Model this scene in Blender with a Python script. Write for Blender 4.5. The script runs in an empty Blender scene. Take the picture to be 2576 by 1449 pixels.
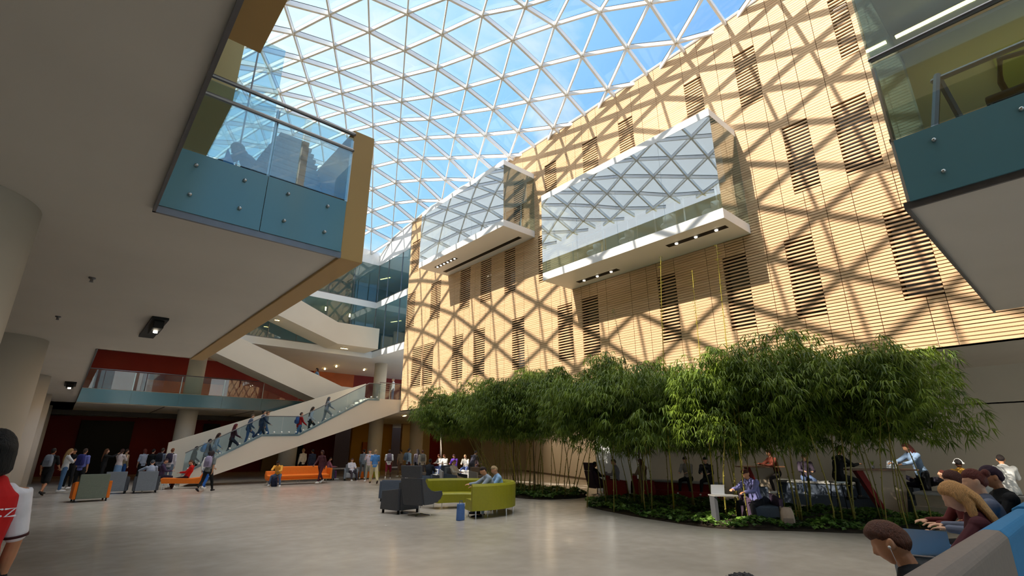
import bpy, bmesh, math, random
from mathutils import Vector, Matrix
from mathutils.bvhtree import BVHTree
SC = bpy.context.scene
COL = SC.collection
R = random.Random(7)
pi = math.pi
sin, cos = math.sin, math.cos

# ------------------------------------------------------------------ helpers
def tag(o, label=None, cat=None, group=None, kind=None):
    if label: o['label'] = label
    if cat: o['category'] = cat
    if group: o['group'] = group
    if kind: o['kind'] = kind
    return o

def empty(name, loc=(0, 0, 0), rz=0.0, label=None, cat=None, group=None, kind=None):
    o = bpy.data.objects.new(name, None)
    o.empty_display_size = 0.2
    COL.objects.link(o)
    o.location = loc
    o.rotation_euler = (0, 0, rz)
    return tag(o, label, cat, group, kind)

class MB:
    def __init__(s): s.v = []; s.f = []; s.m = []; s.mi = 0
    def add(s, vs, fs):
        n = len(s.v); s.v += [tuple(v) for v in vs]
        s.f += [tuple(n + i for i in f) for f in fs]; s.m += [s.mi] * len(fs); return s
    def box(s, x0, x1, y0, y1, z0, z1):
        return s.add([(x0,y0,z0),(x1,y0,z0),(x1,y1,z0),(x0,y1,z0),(x0,y0,z1),(x1,y0,z1),(x1,y1,z1),(x0,y1,z1)],
                     [(0,3,2,1),(4,5,6,7),(0,1,5,4),(1,2,6,5),(2,3,7,6),(3,0,4,7)])
    def cbox(s, c, d, rz=0.0, tilt=0.0):
        M = Matrix.Rotation(rz, 3, 'Z') @ Matrix.Rotation(tilt, 3, 'X')
        vs = []
        for z in (-.5, .5):
            for x, y in ((-.5,-.5),(.5,-.5),(.5,.5),(-.5,.5)):
                p = M @ Vector((x*d[0], y*d[1], z*d[2])); vs.append((c[0]+p.x, c[1]+p.y, c[2]+p.z))
        return s.add(vs, [(0,3,2,1),(4,5,6,7),(0,1,5,4),(1,2,6,5),(2,3,7,6),(3,0,4,7)])
    def quad(s, a, b, c, d): return s.add([a, b, c, d], [(0, 1, 2, 3)])
    def prism(s, pts, axis, a0, a1):
        """polygon pts extruded along axis: 'y' -> pts are (x,z); 'x' -> (y,z); 'z' -> (x,y)"""
        def P(p, a):
            return (p[0], a, p[1]) if axis == 'y' else ((a, p[0], p[1]) if axis == 'x' else (p[0], p[1], a))
        n = len(pts)
        vs = [P(p, a0) for p in pts] + [P(p, a1) for p in pts]
        fs = [tuple(range(n)), tuple(range(2*n-1, n-1, -1))] + [(i, i+n, (i+1) % n + n, (i+1) % n) for i in range(n)]
        return s.add(vs, fs)
    def ring_loft(s, rings, cap=True):
        n = len(rings[0]); vs = [p for r in rings for p in r]; fs = []
        for k in range(len(rings)-1):
            for i in range(n):
                j = (i+1) % n
                fs.append((k*n+i, k*n+j, (k+1)*n+j, (k+1)*n+i))
        if cap:
            fs.append(tuple(range(n-1, -1, -1))); fs.append(tuple((len(rings)-1)*n+i for i in range(n)))
        return s.add(vs, fs)
    def cyl(s, x, y, z0, z1, r, n=24, r1=None):
        r1 = r if r1 is None else r1
        return s.ring_loft([[(x+rr*cos(2*pi*i/n), y+rr*sin(2*pi*i/n), z) for i in range(n)] for rr, z in ((r, z0), (r1, z1))])
    def lathe(s, prof, n=24, c=(0,0)):
        return s.ring_loft([[(c[0]+r*cos(2*pi*i/n), c[1]+r*sin(2*pi*i/n), z) for i in range(n)] for r, z in prof])
    def tube(s, pts, rad, n=8, wide=(1, 0, 0), cap=True):
        """pts with radii; rad may be number or list of r or (rw, rd)"""
        pts = [Vector(p) for p in pts]; m = len(pts)
        if not isinstance(rad, (list, tuple)): rad = [rad]*m
        rings = []; W = Vector(wide)
        def ring(c, t, rw, rd):
            w = W - t*W.dot(t)
            if w.length < 1e-3:
                w = Vector((0, 1, 0)) - t*t.y
                if w.length < 1e-3: w = Vector((1, 0, 0))
            w.normalize(); d = t.cross(w)
            return [tuple(c + w*(rw*cos(2*pi*i/n)) + d*(rd*sin(2*pi*i/n))) for i in range(n)]
        for k in range(m):
            t = (pts[min(k+1, m-1)] - pts[max(k-1, 0)])
            t = t.normalized() if t.length > 1e-9 else Vector((0, 0, 1))
            r = rad[k]; rw, rd = r if isinstance(r, (tuple, list)) else (r, r)
            if cap and k == 0:
                q = min(rw, rd)
                rings.append(ring(pts[0]-t*q*.9, t, rw*.35, rd*.35)); rings.append(ring(pts[0]-t*q*.55, t, rw*.8, rd*.8))
            rings.append(ring(pts[k], t, rw, rd))
            if cap and k == m-1:
                q = min(rw, rd)
                rings.append(ring(pts[-1]+t*q*.55, t, rw*.8, rd*.8)); rings.append(ring(pts[-1]+t*q*.9, t, rw*.35, rd*.35))
        return s.ring_loft(rings)
    def ball(s, c, r, n=12, m=8):
        rx, ry, rz = r if isinstance(r, (tuple, list)) else (r, r, r)
        rings = []
        for k in range(m+1):
            a = -pi/2 + pi*k/m; a = max(-pi/2+.12, min(pi/2-.12, a))
            rings.append([(c[0]+rx*cos(a)*cos(2*pi*i/n), c[1]+ry*cos(a)*sin(2*pi*i/n), c[2]+rz*sin(a)) for i in range(n)])
        return s.ring_loft(rings)
    def mesh(s, name, mats, smooth=False):
        me = bpy.data.meshes.new(name); me.from_pydata(s.v, [], s.f)
        for m in (mats if isinstance(mats, (list, tuple)) else [mats]): me.materials.append(m)
        if len(me.materials) > 1: me.polygons.foreach_set('material_index', s.m)
        if smooth: me.polygons.foreach_set('use_smooth', [True]*len(s.f))
        me.update(); return me
    def build(s, name, mats, parent=None, smooth=False, world=False, bevel=0.0):
        """world=True: vertices are world coordinates although parent stands elsewhere (unrotated)"""
        me = s.mesh(name, mats, smooth)
        if bevel:
            bm = bmesh.new(); bm.from_mesh(me)
            bmesh.ops.recalc_face_normals(bm, faces=bm.faces)
            es = [e for e in bm.edges if e.is_manifold and e.calc_face_angle(0) > .5]
            bmesh.ops.bevel(bm, geom=es, offset=bevel, segments=2, affect='EDGES', profile=.6)
            bm.to_mesh(me); bm.free()
        return link(name, me, parent, world)

def link(name, me, parent=None, world=False):
    o = bpy.data.objects.new(name, me); COL.objects.link(o)
    if parent is not None:
        o.parent = parent
        if world: o.location = -Vector(parent.location)
    return o

def copy_tree(o, parent=None):
    c = o.copy(); COL.objects.link(c)
    if parent is not None: c.parent = parent
    for ch in list(KIDS.get(o.name, ())):
        d = copy_tree(ch, c)
    return c
KIDS = {}
def index_children():
    KIDS.clear()
    for o in COL.objects:
        if o.parent: KIDS.setdefault(o.parent.name, []).append(o)

# ------------------------------------------------------------------ materials
def lin(c):
    return tuple((x/255/12.92 if x/255 <= .04045 else ((x/255+.055)/1.055)**2.4) for x in c) + (1,)
MATS = {}
def mat(name, col, rough=.7, metal=0.0, noise=0.0, scale=8.0, spec=.4, bump=0.0, emit=0.0, sub=None, stretch=None):
    if name in MATS: return MATS[name]
    m = bpy.data.materials.new(name); m.use_nodes = True; MATS[name] = m
    nt = m.node_tree; b = nt.nodes['Principled BSDF']
    c = lin(col)
    b.inputs['Base Color'].default_value = c
    b.inputs['Roughness'].default_value = rough
    b.inputs['Metallic'].default_value = metal
    b.inputs['Specular IOR Level'].default_value = spec
    if emit:
        b.inputs['Emission Color'].default_value = c; b.inputs['Emission Strength'].default_value = emit
    if noise or bump:
        tc = nt.nodes.new('ShaderNodeTexCoord'); no = nt.nodes.new('ShaderNodeTexNoise')
        no.inputs['Scale'].default_value = scale; no.inputs['Detail'].default_value = 5
        src = tc.outputs['Object']
        if stretch:
            mp = nt.nodes.new('ShaderNodeMapping'); mp.inputs['Scale'].default_value = stretch
            nt.links.new(src, mp.inputs[0]); src = mp.outputs[0]
        nt.links.new(src, no.inputs['Vector'])
        if noise:
            cr = nt.nodes.new('ShaderNodeValToRGB')
            cr.color_ramp.elements[0].position = .3; cr.color_ramp.elements[1].position = .7
            cr.color_ramp.elements[0].color = tuple(x*(1-noise) for x in c[:3])+(1,)
            cr.color_ramp.elements[1].color = tuple(min(1, x*(1+noise)) for x in c[:3])+(1,)
            nt.links.new(no.outputs['Fac'], cr.inputs[0]); nt.links.new(cr.outputs[0], b.inputs['Base Color'])
        if bump:
            bp = nt.nodes.new('ShaderNodeBump'); bp.inputs['Strength'].default_value = bump; bp.inputs['Distance'].default_value = .02
            nt.links.new(no.outputs['Fac'], bp.inputs['Height']); nt.links.new(bp.outputs[0], b.inputs['Normal'])
    return m

def glass(name, tint, refl=.12, rough=0.0, gl=(1, 1, 1), mx=None):
    """thin architectural glass: transparent tint plus a fresnel mirror"""
    if name in MATS: return MATS[name]
    m = bpy.data.materials.new(name); m.use_nodes = True; MATS[name] = m
    nt = m.node_tree; nt.nodes.clear()
    out = nt.nodes.new('ShaderNodeOutputMaterial'); mix = nt.nodes.new('ShaderNodeMixShader')
    tr = nt.nodes.new('ShaderNodeBsdfTransparent'); go = nt.nodes.new('ShaderNodeBsdfGlossy')
    lw = nt.nodes.new('ShaderNodeLayerWeight'); lw.inputs[0].default_value = .5
    mr = nt.nodes.new('ShaderNodeMapRange')
    mr.inputs['To Min'].default_value = refl; mr.inputs['To Max'].default_value = mx if mx is not None else min(1, refl*2.2+.25)
    pw = nt.nodes.new('ShaderNodeMath'); pw.operation = 'POWER'; pw.inputs[1].default_value = 2.2
    nt.links.new(lw.outputs['Facing'], pw.inputs[0]); nt.links.new(pw.outputs[0], mr.inputs['Value'])
    tr.inputs[0].default_value = tuple(tint)+(1,); go.inputs['Roughness'].default_value = rough
    go.inputs[0].default_value = tuple(gl)+(1,)
    nt.links.new(mr.outputs[0], mix.inputs[0]); nt.links.new(tr.outputs[0], mix.inputs[1]); nt.links.new(go.outputs[0], mix.inputs[2])
    nt.links.new(mix.outputs[0], out.inputs[0]); return m

M_PLASTER = mat('white_plaster', (214, 207, 197), .75, noise=.04, scale=.6)
M_PLASTER2 = mat('cream_plaster', (232, 222, 204), .7, noise=.03, scale=.6)
M_WHITE = mat('white_panel', (236, 238, 240), .45, noise=.02, scale=.8)
M_GOLD = mat('ochre_panel', (186, 150, 92), .55, noise=.05, scale=.7)
M_RED = mat('dark_red_wall', (120, 16, 10), .6, noise=.12, scale=.4)
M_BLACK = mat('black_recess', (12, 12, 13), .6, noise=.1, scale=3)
M_WOODO = mat('orange_wood_wall', (176, 88, 28), .5, noise=.2, scale=.8)
M_YELLOW = mat('yellow_wall', (190, 140, 40), .6, noise=.08, scale=.6)
M_BLUEF = mat('blue_fascia_glass', (96, 140, 152), .12, noise=.03, scale=.5, spec=.7)
M_STEEL = mat('brushed_steel', (190, 190, 188), .3, metal=1.0, noise=.05, scale=12)
M_ALU = mat('satin_rail', (120, 118, 120), .35, metal=.8, noise=.05, scale=9)
M_ROOF = mat('roof_steel_paint', (236, 238, 240), .4, noise=.03, scale=2)
M_NODE = mat('roof_node_plate', (196, 184, 160), .5, noise=.05, scale=9)
M_GLROOF = glass('roof_glass', (.93, .96, .98), .03)
M_GL = glass('guard_glass', (.86, .93, .93), .07)
M_GLS = glass('stair_glass', (.70, .79, .85), .02, mx=.06)
M_GLB = glass('blue_tint_glass', (.66, .80, .84), .16)
M_GLC = glass('curtain_glass', (.62, .78, .82), .06, mx=.3)
M_GLP = glass('pavilion_glass', (.80, .88, .92), .34, gl=(.95, .98, 1))
M_GLE = glass('pavilion_end_glass', (.78, .86, .86), .12)
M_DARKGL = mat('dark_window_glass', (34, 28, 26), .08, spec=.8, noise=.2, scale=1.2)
M_GLOW = mat('lamp_glow', (255, 214, 130), .5, emit=26, noise=.02)
M_GLOWW = mat('small_lamp_glow', (255, 240, 214), .5, emit=14, noise=.02)
M_TEALP = mat('teal_inner_panel', (40, 96, 112), .35, noise=.15, scale=.6)
M_GREENP = mat('green_inner_panel', (120, 128, 60), .45, noise=.1, scale=.5)

def wood_mat(name, c1, c2, rough=.55):
    m = mat(name, c1, rough, noise=.0); nt = m.node_tree; b = nt.nodes['Principled BSDF']
    tc = nt.nodes.new('ShaderNodeTexCoord'); mp = nt.nodes.new('ShaderNodeMapping')
    mp.inputs['Scale'].default_value = (1, .35, 9)
    no = nt.nodes.new('ShaderNodeTexNoise'); no.inputs['Scale'].default_value = 1.6; no.inputs['Detail'].default_value = 6
    cr = nt.nodes.new('ShaderNodeValToRGB'); cr.color_ramp.elements[0].position = .32; cr.color_ramp.elements[1].position = .68
    cr.color_ramp.elements[0].color = lin(c1); cr.color_ramp.elements[1].color = lin(c2)
    nt.links.new(tc.outputs['Object'], mp.inputs[0]); nt.links.new(mp.outputs[0], no.inputs['Vector'])
    nt.links.new(no.outputs['Fac'], cr.inputs[0]); nt.links.new(cr.outputs[0], b.inputs['Base Color'])
    return m
M_SLAT = wood_mat('pale_wood_slats', (214, 176, 134), (232, 198, 158))
M_SLATB = mat('slat_backing', (74, 48, 28), .8, noise=.15, scale=2)

def floor_mat():
    m = mat('polished_concrete', (168, 163, 154), .3); nt = m.node_tree; b = nt.nodes['Principled BSDF']
    tc = nt.nodes.new('ShaderNodeTexCoord')
    n1 = nt.nodes.new('ShaderNodeTexNoise'); n1.inputs['Scale'].default_value = .35; n1.inputs['Detail'].default_value = 8
    n2 = nt.nodes.new('ShaderNodeTexNoise'); n2.inputs['Scale'].default_value = 3.2; n2.inputs['Detail'].default_value = 6
    c1 = nt.nodes.new('ShaderNodeValToRGB'); c1.color_ramp.elements[0].position = .3; c1.color_ramp.elements[1].position = .75
    c1.color_ramp.elements[0].color = lin((176, 167, 156)); c1.color_ramp.elements[1].color = lin((208, 199, 187))
    mx = nt.nodes.new('ShaderNodeMixRGB'); mx.blend_type = 'MULTIPLY'; mx.inputs[0].default_value = .25
    c2 = nt.nodes.new('ShaderNodeValToRGB'); c2.color_ramp.elements[0].position = .35; c2.color_ramp.elements[0].color = (.66, .64, .63, 1)
    r2 = nt.nodes.new('ShaderNodeMapRange'); r2.inputs['To Min'].default_value = .13; r2.inputs['To Max'].default_value = .32
    for n in (n1, n2): nt.links.new(tc.outputs['Object'], n.inputs['Vector'])
    nt.links.new(n1.outputs['Fac'], c1.inputs[0]); nt.links.new(n2.outputs['Fac'], c2.inputs[0])
    nt.links.new(c1.outputs[0], mx.inputs[1]); nt.links.new(c2.outputs[0], mx.inputs[2]); nt.links.new(mx.outputs[0], b.inputs['Base Color'])
    nt.links.new(n2.outputs['Fac'], r2.inputs['Value']); nt.links.new(r2.outputs[0], b.inputs['Roughness'])
    return m
M_FLOOR = floor_mat()

# ------------------------------------------------------------------ roof surface
RZ = {-3:(4,[19.25, 18.35]),-2:(3,[19.73, 18.9]),-1:(2,[19.86, 19.25, 18.35]),0:(0,[20.09, 19.88, 19.42, 18.76]),1:(-2,[19.85, 19.91, 19.8, 19.51, 19.0, 18.28]),2:(-4,[19.45, 19.72, 19.81, 19.79, 19.61, 19.22, 18.62]),3:(-5,[19.3, 19.71, 19.91, 20.02, 19.77, 19.55, 19.0, 18.37]),4:(-5,[19.74, 20.11, 20.23, 20.14, 19.84, 19.49, 18.86]),5:(-5,[20.18, 20.44, 20.54, 20.38, 19.97, 19.31, 18.44]),6:(-5,[20.59, 20.76, 20.64, 20.37, 19.82, 19.0]),7:(-6,[20.51, 20.86, 20.81, 20.76, 20.19, 19.43, 18.48]),8:(-3,[20.25, 19.76, 18.93]),9:(-3,[19.67, 19.16, 18.34]),10:(-3,[18.99, 18.5]),11:(-3,[18.35, 17.95])}
RC = [20.291, 1.204, -0.2272, -1.3257, -0.6384, -0.4394, -0.465, 0.3228, 0.4175, -1.7188, -0.1738, 0.3247]
def roofz(X, Y):
    x = (max(2, min(17, X))-10)/7; y = (max(-2, min(36.2, Y))-20)/14; k = 0; z = 0
    for a in range(3):
        for b in range(5):
            if a+b <= 4: z += RC[k]*x**a*y**b; k += 1
    return z
NODE = {}
def node(i, j):
    if (i, j) not in NODE:
        X = 10.25+.94*j+1.79*i; Y = 13.75+1.87*j; z = None
        if j in RZ and 0 <= i-RZ[j][0] < len(RZ[j][1]): z = RZ[j][1][i-RZ[j][0]]
        NODE[(i, j)] = Vector((X, Y, z if z is not None else roofz(X, Y)))
    return NODE[(i, j)]
XW = 17.0; YN = 36.3; YS = -10.0; XB = 1.0
def build_roof():
    root = empty('ceiling', (9, 13, 18), kind='structure')
    fr = MB(); pl = MB(); nd = MB()
    js = range(-13, 13)
    def inside(p): return XB-.01 <= p.x <= XW+.01
    def clip(a, b):
        for lim, s in ((XW, 1), (XB, -1)):
            for _ in (0, 1):
                if (a.x-lim)*s > 0 and (b.x-lim)*s > 0: return None
                if (a.x-lim)*s > 0: t = (lim-b.x)/(a.x-b.x); a = b+(a-b)*t
                elif (b.x-lim)*s > 0: t = (lim-a.x)/(b.x-a.x); b = a+(b-a)*t
        return a, b
    def member(a, b, w, d, thin=0):
        c = clip(a.copy(), b.copy())
        if not c: return
        a, b = c
        if (b-a).length < .1: return
        t = (b-a).normalized(); s = t.cross(Vector((0, 0, 1))).normalized(); u = s.cross(t)
        vs = []
        for p in (a, b):
            for q in ((-1, -1), (1, -1), (1, 0), (-1, 0)): vs.append(p+s*(w/2*q[0])+u*(d*q[1]))
        fr.mi = 2*thin; fr.add(vs, [(0,1,2,3),(7,6,5,4),(0,4,5,1),(1,5,6,2),(2,6,7,3),(3,7,4,0)])
        # dark gasket carrying the panes, a little above the steel
        vs = []
        for p in (a, b):
            for q in ((-1, .02), (1, .02), (1, .055), (-1, .055)): vs.append(p+s*(.022*q[0])+u*q[1])
        fr.mi = 1; fr.add(vs, [(0,1,2,3),(7,6,5,4),(0,4,5,1),(1,5,6,2),(2,6,7,3),(3,7,4,0)]); fr.mi = 0
    for j in js:
        for i in range(-16, 18):
            a = node(i, j)
            if a.y > YN+.5 or a.x < XB-4 or a.x > XW+4: continue
            member(a, node(i+1, j), .1, .22)
            if j < 12:
                member(a, node(i, j+1), .06, .2); member(a, node(i-1, j+1), .09, .17)
                for tri in ((a, node(i+1, j), node(i, j+1)), (a, node(i, j+1), node(i-1, j+1))):
                    poly = [p.copy() for p in tri]
                    for lim, s in ((XW, 1), (XB, -1)):
                        out = []
                        for k in range(len(poly)):
                            p, q = poly[k], poly[(k+1) % len(poly)]
                            ip, iq = (p.x-lim)*s <= 0, (q.x-lim)*s <= 0
                            if ip: out.append(p)
                            if ip != iq: out.append(p+(q-p)*((lim-p.x)/(q.x-p.x)))
                        poly = out
                        if len(poly) < 3: break
                    if len(poly) >= 3:
                        pl.add([p+Vector((0, 0, .06)) for p in poly], [tuple(range(len(poly)))])
            if XB < a.x < XW: nd.cyl(a.x, a.y, a.z-.215, a.z+.03, .085, 10)
    # edge beam along the timber wall and the far wall
    ys = [YS+k*.6 for k in range(int((YN-YS)/.6)+1)]
    def rz_w(Y): return wall_top(Y)
    for k in range(len(ys)-1):
        fr.tube([(XW-.04, ys[k], rz_w(ys[k])), (XW-.04, ys[k+1], rz_w(ys[k+1]))], .07, 6, cap=False)
    fr.build('steel_grid', [M_ROOF, M_BLACK, M_ALU], root, world=True)
    pl.build('glass_pane', M_GLROOF, root, world=True)
    nd.build('node_plate', M_NODE, root, world=True)
def wall_top(Y):
    # height of the glazed roof where it meets the timber wall: walk the clipped grid
    j = (Y-13.75)/1.87; j0 = math.floor(j); t = j-j0
    def zr(jj):
        i = (XW-10.25-.94*jj)/1.79; i0 = math.floor(i); u = i-i0
        return node(i0, jj).z*(1-u)+node(i0+1, jj).z*u
    return zr(j0)*(1-t)+zr(j0+1)*t
build_roof()

# ------------------------------------------------------------------ timber wall with slatted windows
ROW1 = (5.7, 8.35, [(28.55,29.8),(27.15,28.4),(23.9,25.0),(21.8,22.85),(18.5,19.45),(15.15,16.1),(13.6,14.55),(9.7,10.5),(6.9,7.75),(4.75,5.6),(1.95,2.82),(-.8,.1),(-4.5,-3.6)])
ROW2 = (9.9, 12.5, [(29.85,31.0),(26.6,27.8),(23.35,24.4),(21.3,22.3),(19.2,20.1),(16.5,17.36),(4.2,5.0),(2.5,3.45),(-.6,.3),(-4,-3.1)])
ROW3 = (14.0, 16.5, [(29.7,30.75),(15.9,16.75),(13.1,14.05),(11.0,11.8),(7.6,8.35),(5.4,6.2),(2.35,2.85),(-.9,0),(-4,-3.1)])
WY0, WY1 = -10.0, 31.1
def build_wall():
    root = empty('wall_right', (17, 10, 4.3), kind='structure')
    sl = MB(); bk = MB()
    seams = sorted({y for r in (ROW1, ROW2, ROW3) for w in r[2] for y in w})
    seams = [s for k, s in enumerate(seams) if k == 0 or s-seams[k-1] > .35]
    def segs(a, b, z0, z1):
        cut = [(a, b)]
        for lo, hi, ws in (ROW1, ROW2, ROW3):
            if z0 < hi-.01 and z1 > lo+.01:
                for w0, w1 in ws:
                    n = []
                    for p, q in cut:
                        if w1 <= p or w0 >= q: n.append((p, q)); continue
                        if w0 > p: n.append((p, w0))
                        if w1 < q: n.append((w1, q))
                    cut = n
        return cut
    z = 4.3; k = 0
    while z < 19.6:
        # clip by the roof line
        run = []; y = WY0; st = None
        while y <= WY1+1e-6:
            ok = wall_top(y) > z+.1
            if ok and st is None: st = y
            if (not ok or y+.25 > WY1) and st is not None:
                run.append((st, min(y, WY1))); st = None
            y += .25
        for a, b in run:
            for p, q in segs(a, min(b, WY1), z, z+.088):
                ss = [p]+[s for s in seams if p+.1 < s < q-.1]+[q]
                for m in range(len(ss)-1):
                    sl.box(16.955, 17.02, ss[m]+.008, ss[m+1]-.008, z, z+(.074 if z < 9.6 and ss[m+1] < 7.8 else .086))
        z += .1
    bands = [(4.3, 5.7), (5.7, 8.35), (8.35, 9.9), (9.9, 12.5), (12.5, 14.0), (14.0, 16.5), (16.5, 17.3)]
    for z0, z1 in bands:
        for p, q in segs(WY0, WY1, z0+.02, z1-.02): bk.box(17.02, 17.3, p, q, z0, z1)
    y = WY0
    while y < WY1-.01:
        y2 = min(y+.5, WY1)
        bk.prism([(y, 17.3), (y2, 17.3), (y2, wall_top(y2)), (y, wall_top(y))], 'x', 17.02, 17.3); y = y2
    sl.build('slat_cladding', M_SLAT, root, world=True)
    bk.build('backing_board', M_SLATB, root, world=True)
    n = 1
    for lo, hi, ws in (ROW1, ROW2, ROW3):
        for w0, w1 in ws:
            if w1 < -1.2: continue
            r = empty('window_%d' % n, (17.02, (w0+w1)/2, lo), kind='structure'); n += 1
            m = MB(); z = lo+.03
            while z < hi-.04:
                m.box(16.955, 17.01, w0, w1, z, z+.052); z += .128
            m.build('slat', M_SLAT, r, world=True)
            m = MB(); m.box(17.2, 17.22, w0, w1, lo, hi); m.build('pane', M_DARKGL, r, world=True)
            m = MB()
            for a, b in ((w0-.0, w0+.03), (w1-.03, w1)): m.box(17.02, 17.24, a, b, lo, hi)
            m.box(17.02, 17.24, w0, w1, hi-.03, hi); m.box(17.02, 17.24, w0, w1, lo, lo+.03)
            m.build('frame', M_SLATB, r, world=True)
    return n
NWIN = build_wall()

# ------------------------------------------------------------------ shell
def struct(name, mb, m, **k):
    o = mb.build(name, m, **k); o['kind'] = 'structure'; return o
struct('floor', MB().box(-14, 40, -11, 56, -.3, 0), M_FLOOR)
# ground floor and upper walls
w = MB().box(-14, 40, -10.3, -10, 0, .4).box(-14, 40, -10.3, -10, 4.2, 5.0).box(-14, 40, -10.3, -10, 8.5, 9.1).box(-14, 40, -10.3, -10, 17.4, 19.5)
for k in range(14): w.box(-14+4*k, -13.7+4*k, -10.3, -10, 0, 19)
struct('wall_back', w, M_PLASTER)
struct('window_100', MB().box(-14, 40, -10.16, -10.14, .4, 17.4), M_GL)  # out of view, glazing put in so more sky light fills the hall
struct('slot_sun_blocker', MB().box(-6, -5.7, 8.1, 10, 8.3, 17.4), M_PLASTER)  # unseen block added to stop sun slipping through the gap onto the floor
struct('wall_left', MB().box(-4.2, -3.9, -10, 56, 0, 8.3), M_PLASTER)
struct('wall_far', MB().box(-4, 14, 50, 50.3, 0, 4.2), M_RED)
w = MB(); w.box(22.0, 22.3, -10, 15.2, 0, 4.3); w.build('wall_east', M_PLASTER)['kind'] = 'structure'
w = MB(); w.box(22.0, 22.03, -10, 15.2, 3.12, 3.16); struct('trim_1', w, mat('seam_strip', (250, 245, 235), .4, noise=.01))
# oblique wall behind the small bamboo bed
w = MB(); a = Vector((22.2, 15.9, 0)); b = Vector((31.5, 34.0, 0)); t = (b-a).normalized(); s = Vector((-t.y, t.x, 0))*.15
w.prism([tuple((a-s)[:2]), tuple((b-s)[:2]), tuple((b+s)[:2]), tuple((a+s)[:2])], 'z', 0, 4.3); struct('wall_oblique', w, M_PLASTER2)
w = MB(); w.prism([tuple((a-s*1.12)[:2]), tuple((b-s*1.12)[:2]), tuple((b+s*1.12)[:2]), tuple((a+s*1.12)[:2])], 'z', 0, .12)
struct('baseboard_east', w, mat('grey_skirting', (120, 104, 88), .5, noise=.05))
# slender white wall end that catches the sun under the timber wall
w = MB(); w.box(18.9, 22.2, 14.95, 15.75, 0, 4.3); struct('wall_pier', w, M_WHITE)
# soffit under the timber building
struct('ceiling_east', MB().box(17.0, 34, -10, 31.1, 4.3, 4.7), M_PLASTER)
struct('wall_far_outer', MB().box(-14, 34, 55, 55.3, 0, 20), mat('dark_back_wall', (70, 50, 40), .7, noise=.1))
struct('wall_outer', MB().box(34, 34.3, -10, 56, 0, 4.7), M_PLASTER)
# ---- left building: level two deck with its soffit
struct('ceiling_left', MB().box(-14, .27, -10, 50, 4.2, 5.0), M_PLASTER)
o = struct('floor_bridge', MB().box(.27, 2.34, 6.2, 16.5, 4.2, 5.0), M_PLASTER)
g = MB(); g.box(2.34, 2.66, 6.2, 16.5, 4.16, 6.17)
struct('wall_bridge', g, M_GOLD, bevel=.012)
struct('trim_2', MB().box(.255, .285, -10, 6.2, 4.15, 4.24).box(.255, 2.34, 6.165, 6.2, 4.15, 4.24).box(.255, .285, 16.5, 36, 4.15, 4.24), M_ALU)
# upper storeys of the left building
struct('ceiling_level_three', MB().box(-14, 1.27, -10, 8.15, 8.3, 9.05), M_GOLD)
struct('wall_upper_left', MB().box(-14, 1.25, -10, 8.1, 9.05, 17.4), M_PLASTER)
struct('wall_upper_front', MB().box(-14, 1.25, 10, 36.1, 8.3, 17.4), mat('olive_panel', (170, 160, 112), .6, noise=.05, scale=.5))
struct('wall_inner_left', MB().box(-4.0, -3.9, -10, 36, 5.0, 8.3), mat('teal_shade_wall', (120, 168, 170), .5, noise=.05, scale=.5))
# ---- far building
struct('floor_level_two', MB().box(-14, 34, 36.1, 52, 4.2, 5.0).box(15.6, 17, 31.15, 36.1, 4.2, 5.0).box(17, 34, 31.15, 36.1, 4.2, 5.0), M_PLASTER2)
struct('floor_level_three', MB().box(-4, 17, 36.1, 52, 8.55, 9.05).box(17, 30, 31.12, 52, 8.55, 9.05), M_WHITE)
struct('floor_level_four', MB().box(-4, 17, 36.1, 52, 12.55, 13.05).box(17, 30, 31.12, 52, 12.55, 13.05), M_WHITE)
struct('ceiling_top', MB().box(-4, 17.2, 36.34, 52, 16.25, 16.6).box(17.24, 30, 31.12, 52, 16.25, 16.6), M_WHITE)
w = MB(); w.box(-4, 17.0, 36.1, 36.3, 16.2, 17.35)
y = 31.12
while y < 36.1:
    y2 = min(y+.6, 36.3); w.prism([(y, 16.2), (y2, 16.2), (y2, wall_top(min(y2, 36))+.02), (y, wall_top(y)+.02)], 'x', 16.98, 17.2); y = y2
struct('wall_parapet', w, M_WHITE)
struct('wall_red', MB().box(-4, 16, 45.5, 45.8, 5.0, 8.55).box(19.8, 30, 45.5, 45.8, 5.0, 8.55), M_RED)
struct('wall_orange', MB().box(16, 19.8, 45.4, 45.8, 5.0, 8.55).box(4, 9, 45.3, 45.49, 5, 6.7), M_WOODO)
struct('wall_level_three', MB().box(-4, 30, 44, 44.3, 9.05, 12.55).box(22.5, 22.7, 31.12, 44, 9.05, 12.55), mat('blue_grey_wall', (150, 170, 182), .6, noise=.05, scale=.4))
struct('wall_level_four', MB().box(-4, 30, 42, 42.3, 13.05, 16.25).box(22.5, 22.7, 31.12, 42, 13.05, 16.25), mat('blue_grey_wall', (150, 170, 182)))
struct('wall_far_beige', MB().box(14, 15.6, 49.8, 50.3, 0, 4.2).box(24.5, 27.6, 44, 44.3, 0, 4.2).box(29.2, 34, 44, 44.3, 0, 4.2), mat('tan_wall', (150, 128, 100), .6, noise=.05))
struct('wall_far_yellow', MB().box(20.4, 24.5, 46, 46.3, 0, 4.2), M_YELLOW)
struct('wall_far_red', MB().box(15.6, 20.4, 49.8, 50.3, 0, 4.2).box(27.6, 29.2, 44.6, 44.8, 0, 4.2), M_RED)
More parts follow.
